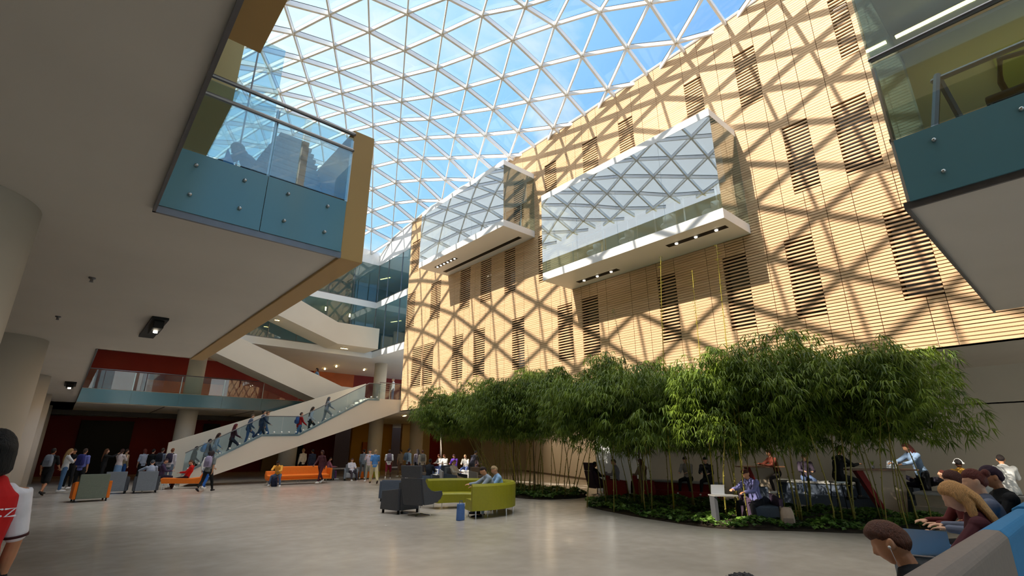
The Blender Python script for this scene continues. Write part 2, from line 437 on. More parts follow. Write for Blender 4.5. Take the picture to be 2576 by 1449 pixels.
# black openings in the ground floor red wall
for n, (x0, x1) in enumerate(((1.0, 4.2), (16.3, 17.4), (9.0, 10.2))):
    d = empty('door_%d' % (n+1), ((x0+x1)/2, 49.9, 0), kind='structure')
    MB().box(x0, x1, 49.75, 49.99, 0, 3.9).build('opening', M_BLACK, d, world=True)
d = empty('door_4', (22.0, 45.9, 0), kind='structure')
MB().box(21.5, 22.5, 45.85, 45.98, 0, 2.5).build('door_leaf', M_WOODO, d, world=True)
MB().box(22.35, 22.39, 45.8, 45.85, 1.0, 1.15).build('handle', M_STEEL, d, world=True)
# bulkhead panel joints under the far deck
struct('trim_3', MB().box(4.3, 4.33, 36.2, 50, 4.17, 4.2).box(9.2, 9.23, 36.2, 50, 4.17, 4.2).box(-3.9, 14, 43, 43.4, 3.9, 4.2), mat('seam_grey', (96, 92, 88), .6, noise=.05))

# ---- right hand bridge
struct('floor_bridge_right', MB().box(6.37, 12.75, -10, .83, 4.2, 5.0), M_PLASTER)
struct('ceiling_bridge_right', MB().box(7.95, 12.75, -10, .83, 8.3, 12.5), M_PLASTER)
struct('wall_bridge_right', MB().box(9.76, 12.6, -10, .8, 5.0, 8.3), mat('grey_green_wall', (150, 150, 128), .6, noise=.05, scale=.5))
struct('trim_4', MB().box(6.36, 12.75, .83, .86, 4.16, 4.24).box(6.34, 6.37, -10, .86, 4.16, 4.24), M_ALU)
# ------------------------------------------------------------------ columns
def column(x, y, z0, z1, r, label, n=40):
    o = MB().cyl(x, y, z0, z1, r, n).build('column', M_PLASTER2 if y > 30 and x > 2 else M_PLASTER, smooth=False)
    for p in o.data.polygons: p.use_smooth = len(p.vertices) == 4
    return tag(o, label, 'column', 'round white columns of the atrium')
column(-1.4, 7.2, 0, 4.2, .75, 'thick round column at the upper left corner, nearest the camera')
column(-1.4, 16.2, 0, 4.2, .75, 'thick white round column at the left edge behind the red shirt')
column(-1.4, 24.0, 0, 4.2, .75, 'round white column second in the left row')
column(-1.4, 31.8, 0, 4.2, .75, 'round white column beside the dark red wall, third in the left row')
column(-1.4, 39.6, 0, 4.2, .75, 'round white column farthest in the left row')
column(5.84, 38, 0, 4.2, .55, 'round column under the blue balcony, its foot behind the standing crowd')
column(5.84, 38, 5.0, 8.55, .5, 'round column behind the glass rail of the blue balcony')
column(12.6, 39, 0, 4.2, .6, 'grey column behind the long orange sofa')
column(18.8, 38, 0, 4.2, .55, 'round column under the stair landing')
column(18.8, 38, 5.0, 8.55, .5, 'round column on level two right of the stair landing')
column(22.5, 38, 0, 4.2, .55, 'round column beside the orange door and yellow wall')

# ------------------------------------------------------------------ glass guards
def guard(name, label, pts, z0, h, fascia=None, post=1.5, rails=(1.07,), group=None, gmat=None, fmat=None, bolts=True):
    """glass balustrade along a plan polyline; optional fascia (zlow, zhigh)"""
    root = empty(name, (pts[0][0], pts[0][1], z0), label=label, cat='balustrade', group=group)
    for k in range(len(pts)-1):
        a, b = Vector(pts[k]), Vector(pts[k+1]); L = (b-a).length; t = (b-a)/L; n = Vector((t.y, -t.x))
        cnt = max(1, round(L/post)); ang = math.atan2(t.y, t.x)
        for q in range(cnt):
            c = a+t*(L*(q+.5)/cnt)
            MB().cbox((c.x, c.y, z0+h*.5), (L/cnt-.012, .014, h), ang).build('glass_panel', gmat or M_GL, root, world=True)
            if fascia:
                f = MB().cbox((c.x, c.y, (fascia[0]+fascia[1])/2), (L/cnt-.008, .02, fascia[1]-fascia[0]), ang)
                fo = f.build('fascia_panel', fmat or M_BLUEF, root, world=True)
                if bolts and L/cnt > .6:
                    for u in (.25, .75):
                        for zz in (.28, .78):
                            p = a+t*(L*(q+u)/cnt); zc = fascia[0]+(fascia[1]-fascia[0])*zz
                            for s in (1,):
                                e = p+n*(.018*s)
                                MB().tube([(e.x, e.y, zc), (e.x+n.x*.012*s, e.y+n.y*.012*s, zc)], .022, 10).build('bolt', M_STEEL, fo)
        for r in rails:
            A, B = a-t*.0, b
            MB().tube([(A.x, A.y, z0+r), (B.x, B.y, z0+r)], .028, 8).build('handrail', M_ALU, root, world=True)
        for q in range(cnt+1):
            c = a+t*(L*q/cnt)-n*.05
            MB().box(c.x-.02, c.x+.02, c.y-.02, c.y+.02, z0, z0+h*.98).build('post', M_STEEL, root, world=True)
    return root
guard('balustrade', 'blue glass balustrade closing the near end of the upper left bridge', [(.29, 6.16), (2.33, 6.16)], 5.0, 1.0, (4.23, 4.98), 1.05, (1.07, .8), gmat=M_GLB)
guard('balustrade', 'long blue fronted glass balustrade across the far level two balcony', [(.27, 36.05), (14.2, 36.05)], 5.0, 1.02, (4.24, 4.97), 2.35, (1.07,), bolts=False)
guard('balustrade', 'blue glass balustrade of the bridge in the upper right corner', [(6.33, .8), (6.33, -4.5)], 5.0, 1.02, (4.23, 4.98), 1.5, (1.1,), gmat=M_GLB)
guard('balustrade', 'glass balustrade of the level two landing beside the timber wall', [(15.4, 31.1), (17.0, 31.1)], 5.0, 1.02, None, .8, (1.07,))
# tall glass screens
def screen(label, x0, x1, y0, y1, z0, z1, m, name='glass_screen', mull=None):
    r = empty(name, ((x0+x1)/2, (y0+y1)/2, z0), label=label, cat='glass screen')
    MB().box(x0, x1, y0, y1, z0, z1).build('pane', m, r, world=True)
    f = MB()
    f.box(x0-.01, x1+.01, y0-.01, y1+.01, z0, z0+.05)
    if mull:
        for a in mull:
            if x1-x0 > y1-y0: f.box(a-.015, a+.015, y0-.03, y1+.03, z0, z1)
            else: f.box(x0-.03, x1+.03, a-.015, a+.015, z0, z1)
    f.build('frame', M_ALU, r, world=True)
    return r
screen('tall blue glass screen rising behind the seated figure on the left bridge', 1.3, 2.65, 13.0, 13.02, 5.0, 12.7, M_GLB, mull=(1.98,))
screen('full height glass on the courtyard side of the upper right bridge', 6.4, 12.7, .815, .83, 5.0, 12.3, M_GLB)
screen('tall glass facing the left of the picture on the upper right bridge', 6.37, 6.385, -6.0, .8, 6.1, 12.3, M_GLB, mull=(-.93,))
# curtain walls of the far building
for z0, z1, lv in ((9.05, 12.55, 'three'), (13.05, 16.25, 'four')):
    screen('far glass front of level %s facing the camera' % lv, 4.0, 16.98, 36.12, 36.14, z0, z1, M_GLC, 'curtain_wall', mull=[5.5+1.9*k for k in range(6)])
    screen('glass front of level %s between the far corner and the timber wall' % lv, 17.0, 17.02, 31.15, 36.1, z0, z1, M_GLC, 'curtain_wall', mull=(32.2, 34.4, 36.05))

# ------------------------------------------------------------------ interior things on the bridges
r = empty('leaning_panel', (7.2, .1, 5.0), label='grey framed panel leaning behind the glass of the upper right bridge', cat='panel')
f = MB(); f.tube([(7.0, .55, 5.02), (7.5, .35, 6.25)], .04, 6); f.tube([(7.5, .35, 6.25), (7.75, .2, 5.02)], .04, 6); f.tube([(7.5, .4, 6.2), (7.5, -.8, 6.2)], .035, 6)
f.build('frame', M_ALU, r, world=True)
d = empty('door_5', (9.74, -.75, 5.0), kind='structure')
MB().box(9.70, 9.76, -1.05, -.2, 5.0, 7.6).build('door_leaf', M_GREENP, d, world=True)
d = empty('window_90', (9.74, -2.2, 5.9), kind='structure')
MB().box(9.70, 9.76, -3.6, -1.5, 5.9, 7.7).build('pane', M_YELLOW, d, world=True)
MB().box(9.68, 9.75, -3.65, -1.45, 7.7, 7.78).box(9.68, 9.75, -1.5, -1.42, 5.0, 7.75).build('frame', M_SLATB, d, world=True)
struct('ceiling_lining_right', MB().box(9.0, 9.7, -8, -.9, 8.2, 8.3), mat('dark_timber_ceiling', (70, 52, 36), .6, noise=.3, scale=4, stretch=(8, 1, 1)))

# ------------------------------------------------------------------ ceiling lights
LAMP = 'long warm ceiling lamps'
def bar_lamp(x, y, z, L, rz, label, group, w=.07, m=None):
    r = empty('ceiling_lamp', (x, y, z), rz, label, 'ceiling lamp', group)
    MB().box(-L/2-.02, L/2+.02, -w/2-.015, w/2+.015, -.02, .0).build('housing', M_ALU, r)
    MB().box(-L/2, L/2, -w/2, w/2, -.035, -.021).build('diffuser', m or M_GLOW, r)
    return r
# (under level three)
for k, (x, y) in enumerate(((1.94, 43.2), (5.0, 42.6), (7.8, 43.2), (13.2, 43), (16.2, 43.4), (16.4, 41.4), (19.0, 41.6))):
    L = ('at the left end above the red wall', 'second from the left above the red wall', 'just left of the white stair parapet', 'seen under the white stair flight', 'right of the white stair flight, farther one', 'right of the white stair flight, nearer one', 'beside the round column')[k]
    bar_lamp(x, y, 8.54, .95, 1.2, 'glowing ceiling lamp of level two '+L, 'warm bar lamps in the level two ceiling', .12)
for k, (x, y, z) in enumerate(((10.3, 38, 12.5), (13.9, 38.5, 12.5), (16.2, 39.2, 12.5), (20, 34.6, 12.5), (12.5, 38.2, 16.2), (15.2, 38.6, 16.2), (19.8, 34, 16.2))):
    L = ('left one on level three', 'middle one on level three', 'right one on level three', 'the one nearest the timber wall on level three', 'left one on level four', 'right one on level four', 'the one nearest the timber wall on level four')[k]
    bar_lamp(x, y, z, 1.1, 1.2, 'bar lamp behind the blue glass, '+L, 'bar lamps behind the blue glass fronts', .12)
for k, (x, y) in enumerate(((1.7, 45), (3.6, 47), (6.9, 46), (10.6, 46), (24.6, 42), (27.6, 41), (25.5, 38.6), (18.8, 33.6))):
    L = ('nearest the left columns', 'second from the left columns', 'in the middle of the dark red wall', 'right of the round column', 'in front of the orange door', 'above the yellow wall', 'right of the orange door, nearest', 'under the stair landing')[k]
    bar_lamp(x, y, 4.19, (.3 if k < 4 else .9), 1.2, 'small glowing ceiling lamp of the ground floor '+L, 'lamps in the ground floor ceiling', .14)
bar_lamp(9.0, -.55, 8.18, 2.6, -pi/2+.0, 'long yellow strip lamp in the ceiling of the upper right bridge', None, .07)
for (x, y, z, rz, lb) in ((6.3, -.2, 4.38, pi/2, 'thin glowing reflection line along the blue fascia of the upper right bridge'),):
    pass
# flights' underside lamps
bar_lamp(9.55, 34.9, 10.1, .5, 0, 'slanted lamp under the upper white stair flight', None, .1)
bar_lamp(14.3, 35.0, 8.82, .5, 0, 'lamp under the landing of the upper white stair flight', None, .1)
for k, (x, y, lb) in enumerate(((19.6, 17.5, 'nearest'), (21.8, 20.5, 'second'), (24.0, 24.0, 'third'), (26.2, 27.6, 'farthest'))):  # glowing discs added to brighten the angled wall, not known fittings
    r = empty('added_fill_disc', (x, y, 4.3), 0, 'added fill light disc over the angled wall behind the rear bamboo, '+lb+' one', 'ceiling lamp', None)
    MB().lathe([(.2, 0), (.2, -.02), (.17, -.02), (.17, 0)], 20).build('rim', M_WHITE, r)
    MB().cyl(0, 0, -.012, -.002, .168, 20).build('diffuser', mat('fill_disc_glow', (255, 226, 186), .5, emit=120, noise=.01), r)
# black ceiling fixtures of the left soffit
def fixture(x, y, sx, sy, rz, label):
    r = empty('ceiling_projector', (x, y, 4.2), rz, label, 'ceiling fixture')
    MB().box(-sx/2, sx/2, -sy/2, sy/2, -.05, .0).build('plate', M_BLACK, r, bevel=.006)
    MB().box(-sx*.32, sx*.32, -sy*.45, -sy*.1, -.2, -.05).build('body', M_BLACK, r, bevel=.02)
    MB().cyl(0, -sy*.3, -.24, -.2, sx*.13, 12).build('lens', M_GLOWW if sy > 1 else M_DARKGL, r)
fixture(1.02, 12.75, .28, 2.2, 0, 'long black projector slot in the left soffit')
fixture(-.1, 26.0, .35, 1.5, 0, 'small black ceiling fixture above the left columns')
for k, (x, y, lb) in enumerate(((-.12, 9.55, 'small round sprinkler head in the left soffit, nearer one'), (-.5, 12.9, 'small round sprinkler head in the left soffit, farther one'))):
    tag(MB().lathe([(.045, 4.2), (.045, 4.185), (.02, 4.17), (.02, 4.14), (.03, 4.13)], 12, (x, y)).build('sprinkler', M_ALU), lb, 'sprinkler')

# ------------------------------------------------------------------ glass pavilions on the timber wall
def arc_chair(x, y, z, rz, label, group):
    r = empty('lounge_chair', (x, y, z), rz, label, 'chair', group)
    s = MB(); n = 14; rings = []
    for k in range(n+1):
        a = pi*.05+pi*.9*k/n
        c, q = cos(a), sin(a)
        hgt = .62+.14*q
        ri, ro = .27, .31
        rings.append([(c*ro, -q*ro, .36), (c*ro*1.08, -q*ro*1.08, hgt), (c*ri*1.08, -q*ri*1.08, hgt), (c*ri, -q*ri, .36)])
    s.ring_loft(rings); s.build('backrest', M_WHITE, r, smooth=True)
    MB().lathe([(.1, .34), (.28, .36), (.3, .4), (.27, .45), (.1, .46)], 20).build('seat', M_WHITE, r, smooth=True)
    for q in range(4):
        a = pi/4+q*pi/2
        MB().tube([(.2*cos(a), .2*sin(a), .36), (.26*cos(a), .26*sin(a), .0)], .012, 6, cap=False).build('leg', M_STEEL, r)
    return r
PAV = []
def pavilion(xf, y0, y1, zf, zc, label, slots):
    root = empty('glass_pavilion', (xf+1, (y0+y1)/2, zf), label=label, cat='pavilion', group=None)
    MB().box(xf, 16.95, y0, y1, zf, zf+.36).build('floor_slab', M_WHITE, root, world=True, bevel=.01)
    MB().box(xf, 16.95, y0, y1, zc, zc+.3).build('roof_slab', M_WHITE, root, world=True, bevel=.01)
    n = 4 if y1-y0 > 8.3 else 3
    for k in range(n):
        a = y0+(y1-y0)*k/n; b = y0+(y1-y0)*(k+1)/n
        MB().box(xf+.0, xf+.015, a+.004, b-.004, zf+.36, zc).build('front_glass', M_GLP, root, world=True)
    for yy in (y0, y1-.015):
        MB().box(xf+.02, 16.95, yy, yy+.015, zf+.36, zc).build('end_glass', M_GLE, root, world=True)
    # inner guard
    g = MB(); g.tube([(xf+.12, y0+.1, zf+1.36), (xf+.12, y1-.1, zf+1.36)], .02, 6); g.tube([(xf+.12, y0+.1, zf+1.36), (16.8, y0+.1, zf+1.36)], .02, 6)
    yy = y0+.1
    while yy < y1: g.box(xf+.1, xf+.14, yy-.012, yy+.012, zf+.36, zf+1.36); yy += (y1-y0-.2)/5
    g.build('inner_guard', M_STEEL, root, world=True)
    # back wall openings
    m = MB(); m.box(16.9, 16.95, y0+1.0, y1-2.2, zf+.36, zf+2.35); m.build('back_panel', M_TEALP, root, world=True)
    m = MB(); m.box(16.88, 16.95, y0+.6, y1-2.0, zf+2.35, zc); m.build('back_board', M_WHITE, root, world=True)
    m = MB()
    k = y0+1.0
    while k < y1-2: m.box(16.86, 16.9, k-.03, k+.03, zf+.36, zf+2.35); k += 1.35
    m.build('back_mullion', M_WHITE, root, world=True)
    for (sx, sy0, sy1, nl) in slots:
        slot = MB().box(sx-.13, sx+.13, sy0, sy1, zf-.006, zf+.002).build('light_slot', M_BLACK, root, world=True)
        for q in range(nl):
            ly = sy0+(sy1-sy0)*(q+.5)/nl
            MB().cyl(sx, ly, zf-.03, zf-.006, .055, 10).build('lamp', M_GLOWW, slot)
    return root

r = empty('lounge_chair', (7.25, -.2, 5.0), 0, 'dark curved chair back behind the glass of the upper right bridge', 'chair')
MB().tube([(-.3, -.28, .4), (-.32, -.2, .75), (-.1, .0, .92), (.2, .05, .8), (.32, 0, .42)], .03, 8).build('backrest', M_BLACK, r, smooth=True)
MB().box(-.28, .28, -.3, .22, .36, .44).build('seat', M_BLACK, r, bevel=.03)
for sx in (-1, 1):
    for sy in (-1, 1): MB().tube([(sx*.2, sy*.18, .38), (sx*.25, sy*.22, 0)], .012, 6, cap=False).build('leg', M_STEEL, r)
pavilion(15.0, 6.6, 15.1, 9.0, 13.0, 'large white framed glass pavilion hanging from the timber wall, nearer one', [(15.72, 6.86, 9.18, 3), (16.34, 11.92, 14.2, 3)])
pavilion(14.75, 17.6, 25.8, 12.55, 16.1, 'smaller glass pavilion hanging farther along the timber wall', [(15.5, 22.8, 25.0, 6), (16.35, 18.1, 25.3, 0)])
PL = 'white shell chairs in the nearer glass pavilion'
for k, (x, y, rz, lb) in enumerate(((15.6, 12.6, .5, 'farthest white shell chair inside the nearer glass pavilion'), (15.6, 10.9, .3, 'second farthest white shell chair inside the nearer glass pavilion'),
        (15.65, 9.0, -.2, 'white shell chair in the middle of the nearer glass pavilion'), (15.8, 7.4, .4, 'white shell chair at the near end of the nearer glass pavilion'))):
    arc_chair(x, y, 9.36, rz, lb, PL)

# ------------------------------------------------------------------ staircases
def lerp(a, b, t): return a+(b-a)*t
def staircase():
    r = empty('staircase', (5.1, 32, 0), label='wide white staircase with a glass side rising from the floor to the level two landing', cat='staircase')
    bottom = [(5.35, 0), (14.2, 4.14)]
    top = [(5.0, .0), (5.0, .64), (8.5, 2.6), (10.5, 2.66), (14.6, 4.95), (17.0, 5.02), (17.0, 4.24)]
    m = MB()
    for k in range(1, len(top)-2):
        (xa, za), (xb, zb) = top[k], top[k+1]; q = lambda x: max(0, (x-5.0)*.353)
        m.add([(xa, 31, q(xa)), (xb, 31, q(xb)), (xb, 31.15, q(xb)), (xa, 31.15, q(xa)), (xa, 31, za), (xb, 31, zb), (xb, 31.15, zb), (xa, 31.15, za)], [(0,3,2,1),(4,5,6,7),(0,1,5,4),(1,2,6,5),(2,3,7,6),(3,0,4,7)])
    m.build('stringer', M_PLASTER2, r, world=True)
    # split in quads so that the concave profile fills well
    body = MB()
    xs = []
    for k in range(15): xs.append((lerp(5.3, 8.4, k/15), lerp(5.3, 8.4, (k+1)/15), 2.2*(k+1)/15))
    xs.append((8.4, 10.9, 2.2))
    for k in range(16): xs.append((lerp(10.9, 15.0, k/16), lerp(10.9, 15.0, (k+1)/16), 2.2+2.8*(k+1)/16))
    xs.append((15.0, 15.7, 5.0))
    for x0, x1, z in xs:
        f = lambda x: max(0, min(4.2, (x-5.0)*.353+.01))
        body.add([(x0, 31.15, f(x0)), (x1, 31.15, f(x1)), (x1, 33.0, f(x1)), (x0, 33.0, f(x0)), (x0, 31.15, z), (x1, 31.15, z), (x1, 33.0, z), (x0, 33.0, z)],
                 [(0,3,2,1),(4,5,6,7),(0,1,5,4),(1,2,6,5),(2,3,7,6),(3,0,4,7)])
    body.build('flight', M_PLASTER2, r, world=True)
    p = MB()
    pf = [(4.46, 0), (4.46, 2.14), (15.3, 6.16), (15.3, 3.64), (5.0, 0)]
    p.add([(x, 33, z) for x, z in pf]+[(x, 33.15, z) for x, z in pf], [(0,1,4), (1,2,3,4), (9,6,5), (9,8,7,6)]+[(k, 5+k, 5+(k+1) % 5, (k+1) % 5) for k in range(5)])
    p.build('parapet', M_PLASTER2, r, world=True)
    # glass side with bolts
    line = [(5.0, .64), (8.5, 2.6), (10.5, 2.66), (14.6, 4.95), (15.4, 4.98)]
    for k in range(4):
        (xa, za), (xb, zb) = line[k], line[k+1]; c = max(1, round((xb-xa)/1.3))
        for q in range(c):
            x0, x1 = lerp(xa, xb, q/c)+.006, lerp(xa, xb, (q+1)/c)-.006; z0, z1 = lerp(za, zb, q/c), lerp(za, zb, (q+1)/c)
            MB().prism([(x0, z0-.12), (x1, z1-.12), (x1, z1+.98), (x0, z0+.98)], 'y', 30.96, 30.975).build('glass_panel', M_GLS, r, world=True)
        MB().tube([(xa, 30.97, za+.98), (xb, 30.97, zb+.98)], .025, 6).build('handrail', M_ALU, r, world=True)
        e = max(2, round((xb-xa)/.42))
        for q in range(e):
            t = (q+.5)/e
            x, z = lerp(xa, xb, t), lerp(za, zb, t)+.1
            MB().tube([(x, 30.9, z), (x, 31.0, z)], .045, 10).build('bolt', mat('polished_bolt', (250, 248, 240), .12, metal=.2, noise=.01), r, world=True)
    MB().box(5.1, 5.25, 33, 33.1, 1.0, 1.02)
    return r
staircase()
def flight(label, near_top, near_bot, y0, y1, thick=.12):
    r = empty('staircase', (near_bot[0][0], (y0+y1)/2, near_bot[0][1]), label=label, cat='staircase')
    poly = near_top+near_bot[::-1]
    n = len(near_top)
    for nm, ya in (('parapet', y0), ('parapet', y1-thick)):
        m = MB()
        vs = [(x, ya, z) for x, z in near_top]+[(x, ya, z) for x, z in near_bot]
        vs += [(x, ya+thick, z) for x, z in near_top]+[(x, ya+thick, z) for x, z in near_bot]
        fs = []
        for k in range(n-1):
            fs += [(k, k+1, n+k+1, n+k), (2*n+k+1, 2*n+k, 3*n+k, 3*n+k+1), (k, 2*n+k, 2*n+k+1, k+1), (n+k, n+k+1, 3*n+k+1, 3*n+k)]
        fs += [(0, n, 3*n, 2*n), (n-1, 3*n-1, 4*n-1, 2*n-1)]
        m.add(vs, fs); m.build(nm, M_PLASTER2, r, world=True)
    m = MB()
    for k in range(n-1):
        (xa, za), (xb, zb) = near_bot[k], near_bot[k+1]
        m.add([(xa, y0+thick, za), (xb, y0+thick, zb), (xb, y1-thick, zb), (xa, y1-thick, za), (xa, y0+thick, za+.35), (xb, y0+thick, zb+.35), (xb, y1-thick, zb+.35), (xa, y1-thick, za+.35)],
              [(0,3,2,1),(4,5,6,7),(0,1,5,4),(1,2,6,5),(2,3,7,6),(3,0,4,7)])
    m.build('flight', M_PLASTER2, r, world=True)
    return r
flight('middle white stair flight rising to the left behind the lower staircase', [(4.2, 9.48), (14.0, 5.96), (15.3, 5.92)], [(4.2, 7.98), (12.35, 4.98), (15.3, 4.9)], 34.0, 36.0)
flight('uppermost white stair flight with a flat landing end near the blue glass', [(7.6, 12.6), (13.2, 10.38), (16.4, 10.4)], [(7.6, 10.7), (13.35, 8.85), (16.4, 8.86)], 33.9, 36.05)

# ------------------------------------------------------------------ sun, sky, camera
sun = bpy.data.lights.new('sun', 'SUN'); sun.energy = 7.5; sun.angle = math.radians(.6); sun.color = (1, .88, .72)
so = bpy.data.objects.new('sun', sun); COL.objects.link(so)
so.rotation_euler = Vector((2.25, -.4, -2.21)).to_track_quat('-Z', 'Y').to_euler(); so.location = (-10, 5, 30)

W = bpy.data.worlds.new('sky'); SC.world = W; W.use_nodes = True; nt = W.node_tree; nt.nodes.clear()
out = nt.nodes.new('ShaderNodeOutputWorld'); bg = nt.nodes.new('ShaderNodeBackground')
tc = nt.nodes.new('ShaderNodeTexCoord')
sx = nt.nodes.new('ShaderNodeVectorMath'); sx.operation = 'DOT_PRODUCT'; sx.inputs[1].default_value = Vector((-.62, .52, .58)).normalized()
nrm = nt.nodes.new('ShaderNodeVectorMath'); nrm.operation = 'NORMALIZE'
rmp = nt.nodes.new('ShaderNodeValToRGB'); e = rmp.color_ramp.elements
e[0].position = .12; e[0].color = (.22, .48, .88, 1)
e[1].position = .98; e[1].color = (.98, 1.0, 1.0, 1)
q = e.new(.42); q.color = (.34, .66, .97, 1)
q = e.new(.68); q.color = (.74, .93, 1.0, 1)
cl = nt.nodes.new('ShaderNodeTexNoise'); cl.inputs['Scale'].default_value = 3.0; cl.inputs['Detail'].default_value = 7; cl.inputs['Distortion'].default_value = .4
mp = nt.nodes.new('ShaderNodeMapping'); mp.inputs['Scale'].default_value = (1, 1.5, 2.2)
cr = nt.nodes.new('ShaderNodeValToRGB'); cr.color_ramp.elements[0].position = .52; cr.color_ramp.elements[1].position = .78
cr.color_ramp.elements[0].color = (0, 0, 0, 1); cr.color_ramp.elements[1].color = (.9, .9, .9, 1)
mx = nt.nodes.new('ShaderNodeMixRGB'); mx.inputs[2].default_value = (1, 1, 1, 1)
L = nt.links.new
L(tc.outputs['Generated'], nrm.inputs[0]); L(nrm.outputs[0], sx.inputs[0]); L(sx.outputs['Value'], rmp.inputs[0])
L(nrm.outputs[0], mp.inputs[0]); L(mp.outputs[0], cl.inputs['Vector']); L(cl.outputs['Fac'], cr.inputs[0])
sp = nt.nodes.new('ShaderNodeSeparateXYZ'); L(nrm.outputs[0], sp.inputs[0])
hz = nt.nodes.new('ShaderNodeMapRange'); hz.inputs['From Min'].default_value = .08; hz.inputs['From Max'].default_value = .30
hz.inputs['To Min'].default_value = 1.7; hz.inputs['To Max'].default_value = 1.15; L(sp.outputs['Z'], hz.inputs['Value']); L(hz.outputs[0], bg.inputs[1])
L(cr.outputs[0], mx.inputs[0]); L(rmp.outputs[0], mx.inputs[1])
hc = nt.nodes.new('ShaderNodeMapRange'); hc.inputs['From Min'].default_value = .05; hc.inputs['From Max'].default_value = .3; hc.inputs['To Min'].default_value = 1; hc.inputs['To Max'].default_value = 0
m2 = nt.nodes.new('ShaderNodeMixRGB'); m2.inputs[2].default_value = (1, .92, .82, 1)
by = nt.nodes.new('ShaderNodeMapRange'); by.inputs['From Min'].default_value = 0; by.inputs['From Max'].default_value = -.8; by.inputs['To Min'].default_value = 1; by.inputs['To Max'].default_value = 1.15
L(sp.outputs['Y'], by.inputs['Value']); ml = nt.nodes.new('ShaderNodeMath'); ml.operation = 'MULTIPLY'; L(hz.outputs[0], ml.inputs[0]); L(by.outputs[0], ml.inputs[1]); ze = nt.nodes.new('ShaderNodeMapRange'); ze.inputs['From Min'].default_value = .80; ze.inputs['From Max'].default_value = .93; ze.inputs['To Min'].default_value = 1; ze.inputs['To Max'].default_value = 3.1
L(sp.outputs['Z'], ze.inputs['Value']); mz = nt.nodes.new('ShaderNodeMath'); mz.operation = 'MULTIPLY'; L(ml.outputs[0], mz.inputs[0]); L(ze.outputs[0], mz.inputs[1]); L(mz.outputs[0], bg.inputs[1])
zc = nt.nodes.new('ShaderNodeMixRGB'); zc.inputs[2].default_value = (1, .97, .93, 1); zf = nt.nodes.new('ShaderNodeMapRange'); zf.inputs['From Min'].default_value = .8; zf.inputs['From Max'].default_value = .9
L(sp.outputs['Z'], zf.inputs['Value']); L(zf.outputs[0], zc.inputs[0])
L(sp.outputs['Z'], hc.inputs['Value']); L(hc.outputs[0], m2.inputs[0]); L(mx.outputs[0], zc.inputs[1]); L(zc.outputs[0], m2.inputs[1]); L(m2.outputs[0], bg.inputs[0]); L(bg.outputs[0], out.inputs[0])

FPX = 1252.0; TH = math.atan(410.5/FPX); PS = math.radians(41.065)
cam = bpy.data.cameras.new('camera'); co = bpy.data.objects.new('camera', cam); COL.objects.link(co); SC.camera = co
cam.sensor_width = 36; cam.lens = 36*FPX/2576; cam.clip_start = .05; cam.clip_end = 500
fw = Vector((sin(PS)*cos(TH), cos(PS)*cos(TH), sin(TH)))
co.location = (0, 0, 1.7); co.rotation_euler = fw.to_track_quat('-Z', 'Y').to_euler()
vs = SC.view_settings; vs.view_transform = 'Standard'; vs.look = 'None'; vs.exposure = 0.06; vs.gamma = 1; vs.use_curve_mapping = False
SC.display_settings.display_device = 'sRGB'
cy = SC.cycles
cy.max_bounces = 5; cy.diffuse_bounces = 3; cy.glossy_bounces = 3; cy.transmission_bounces = 4; cy.transparent_max_bounces = 8
cy.caustics_reflective = False; cy.caustics_refractive = False; cy.sample_clamp_indirect = 6.0
cy.use_denoising = True; cy.use_adaptive_sampling = True; cy.adaptive_threshold = .06
# ------------------------------------------------------------------ plants
def leaf_mat(name, c1, c2, rough=.45, trans=.35):
    m = bpy.data.materials.new(name); m.use_nodes = True; nt = m.node_tree; nt.nodes.clear()
    out = nt.nodes.new('ShaderNodeOutputMaterial'); a = nt.nodes.new('ShaderNodeBsdfPrincipled'); t = nt.nodes.new('ShaderNodeBsdfTranslucent')
    mx = nt.nodes.new('ShaderNodeMixShader'); mx.inputs[0].default_value = trans
    tc = nt.nodes.new('ShaderNodeTexCoord'); no = nt.nodes.new('ShaderNodeTexNoise'); no.inputs['Scale'].default_value = 2.6; no.inputs['Detail'].default_value = 4
    oi = nt.nodes.new('ShaderNodeObjectInfo'); cr = nt.nodes.new('ShaderNodeValToRGB')
    cr.color_ramp.elements[0].position = .35; cr.color_ramp.elements[1].position = .68
    cr.color_ramp.elements[0].color = lin(c1); cr.color_ramp.elements[1].color = lin(c2)
    L = nt.links.new
    L(tc.outputs['Object'], no.inputs['Vector']); L(no.outputs['Fac'], cr.inputs[0]); L(cr.outputs[0], a.inputs['Base Color']); L(cr.outputs[0], t.inputs[0])
    a.inputs['Roughness'].default_value = rough
    L(a.outputs[0], mx.inputs[1]); L(t.outputs[0], mx.inputs[2]); L(mx.outputs[0], out.inputs[0]); return m
M_LEAF = leaf_mat('bamboo_leaf', (62, 88, 24), (136, 160, 52))
M_IVY = leaf_mat('ground_cover_leaf', (50, 84, 30), (120, 156, 66), trans=.2)
M_CULM = mat('green_culm', (128, 120, 52), .45, noise=.25, scale=3)
M_CULMY = mat('yellow_culm', (172, 158, 48), .45, noise=.2, scale=3)
M_SOIL = mat('dark_soil', (48, 40, 30), .95, noise=.3, scale=9, bump=.5)

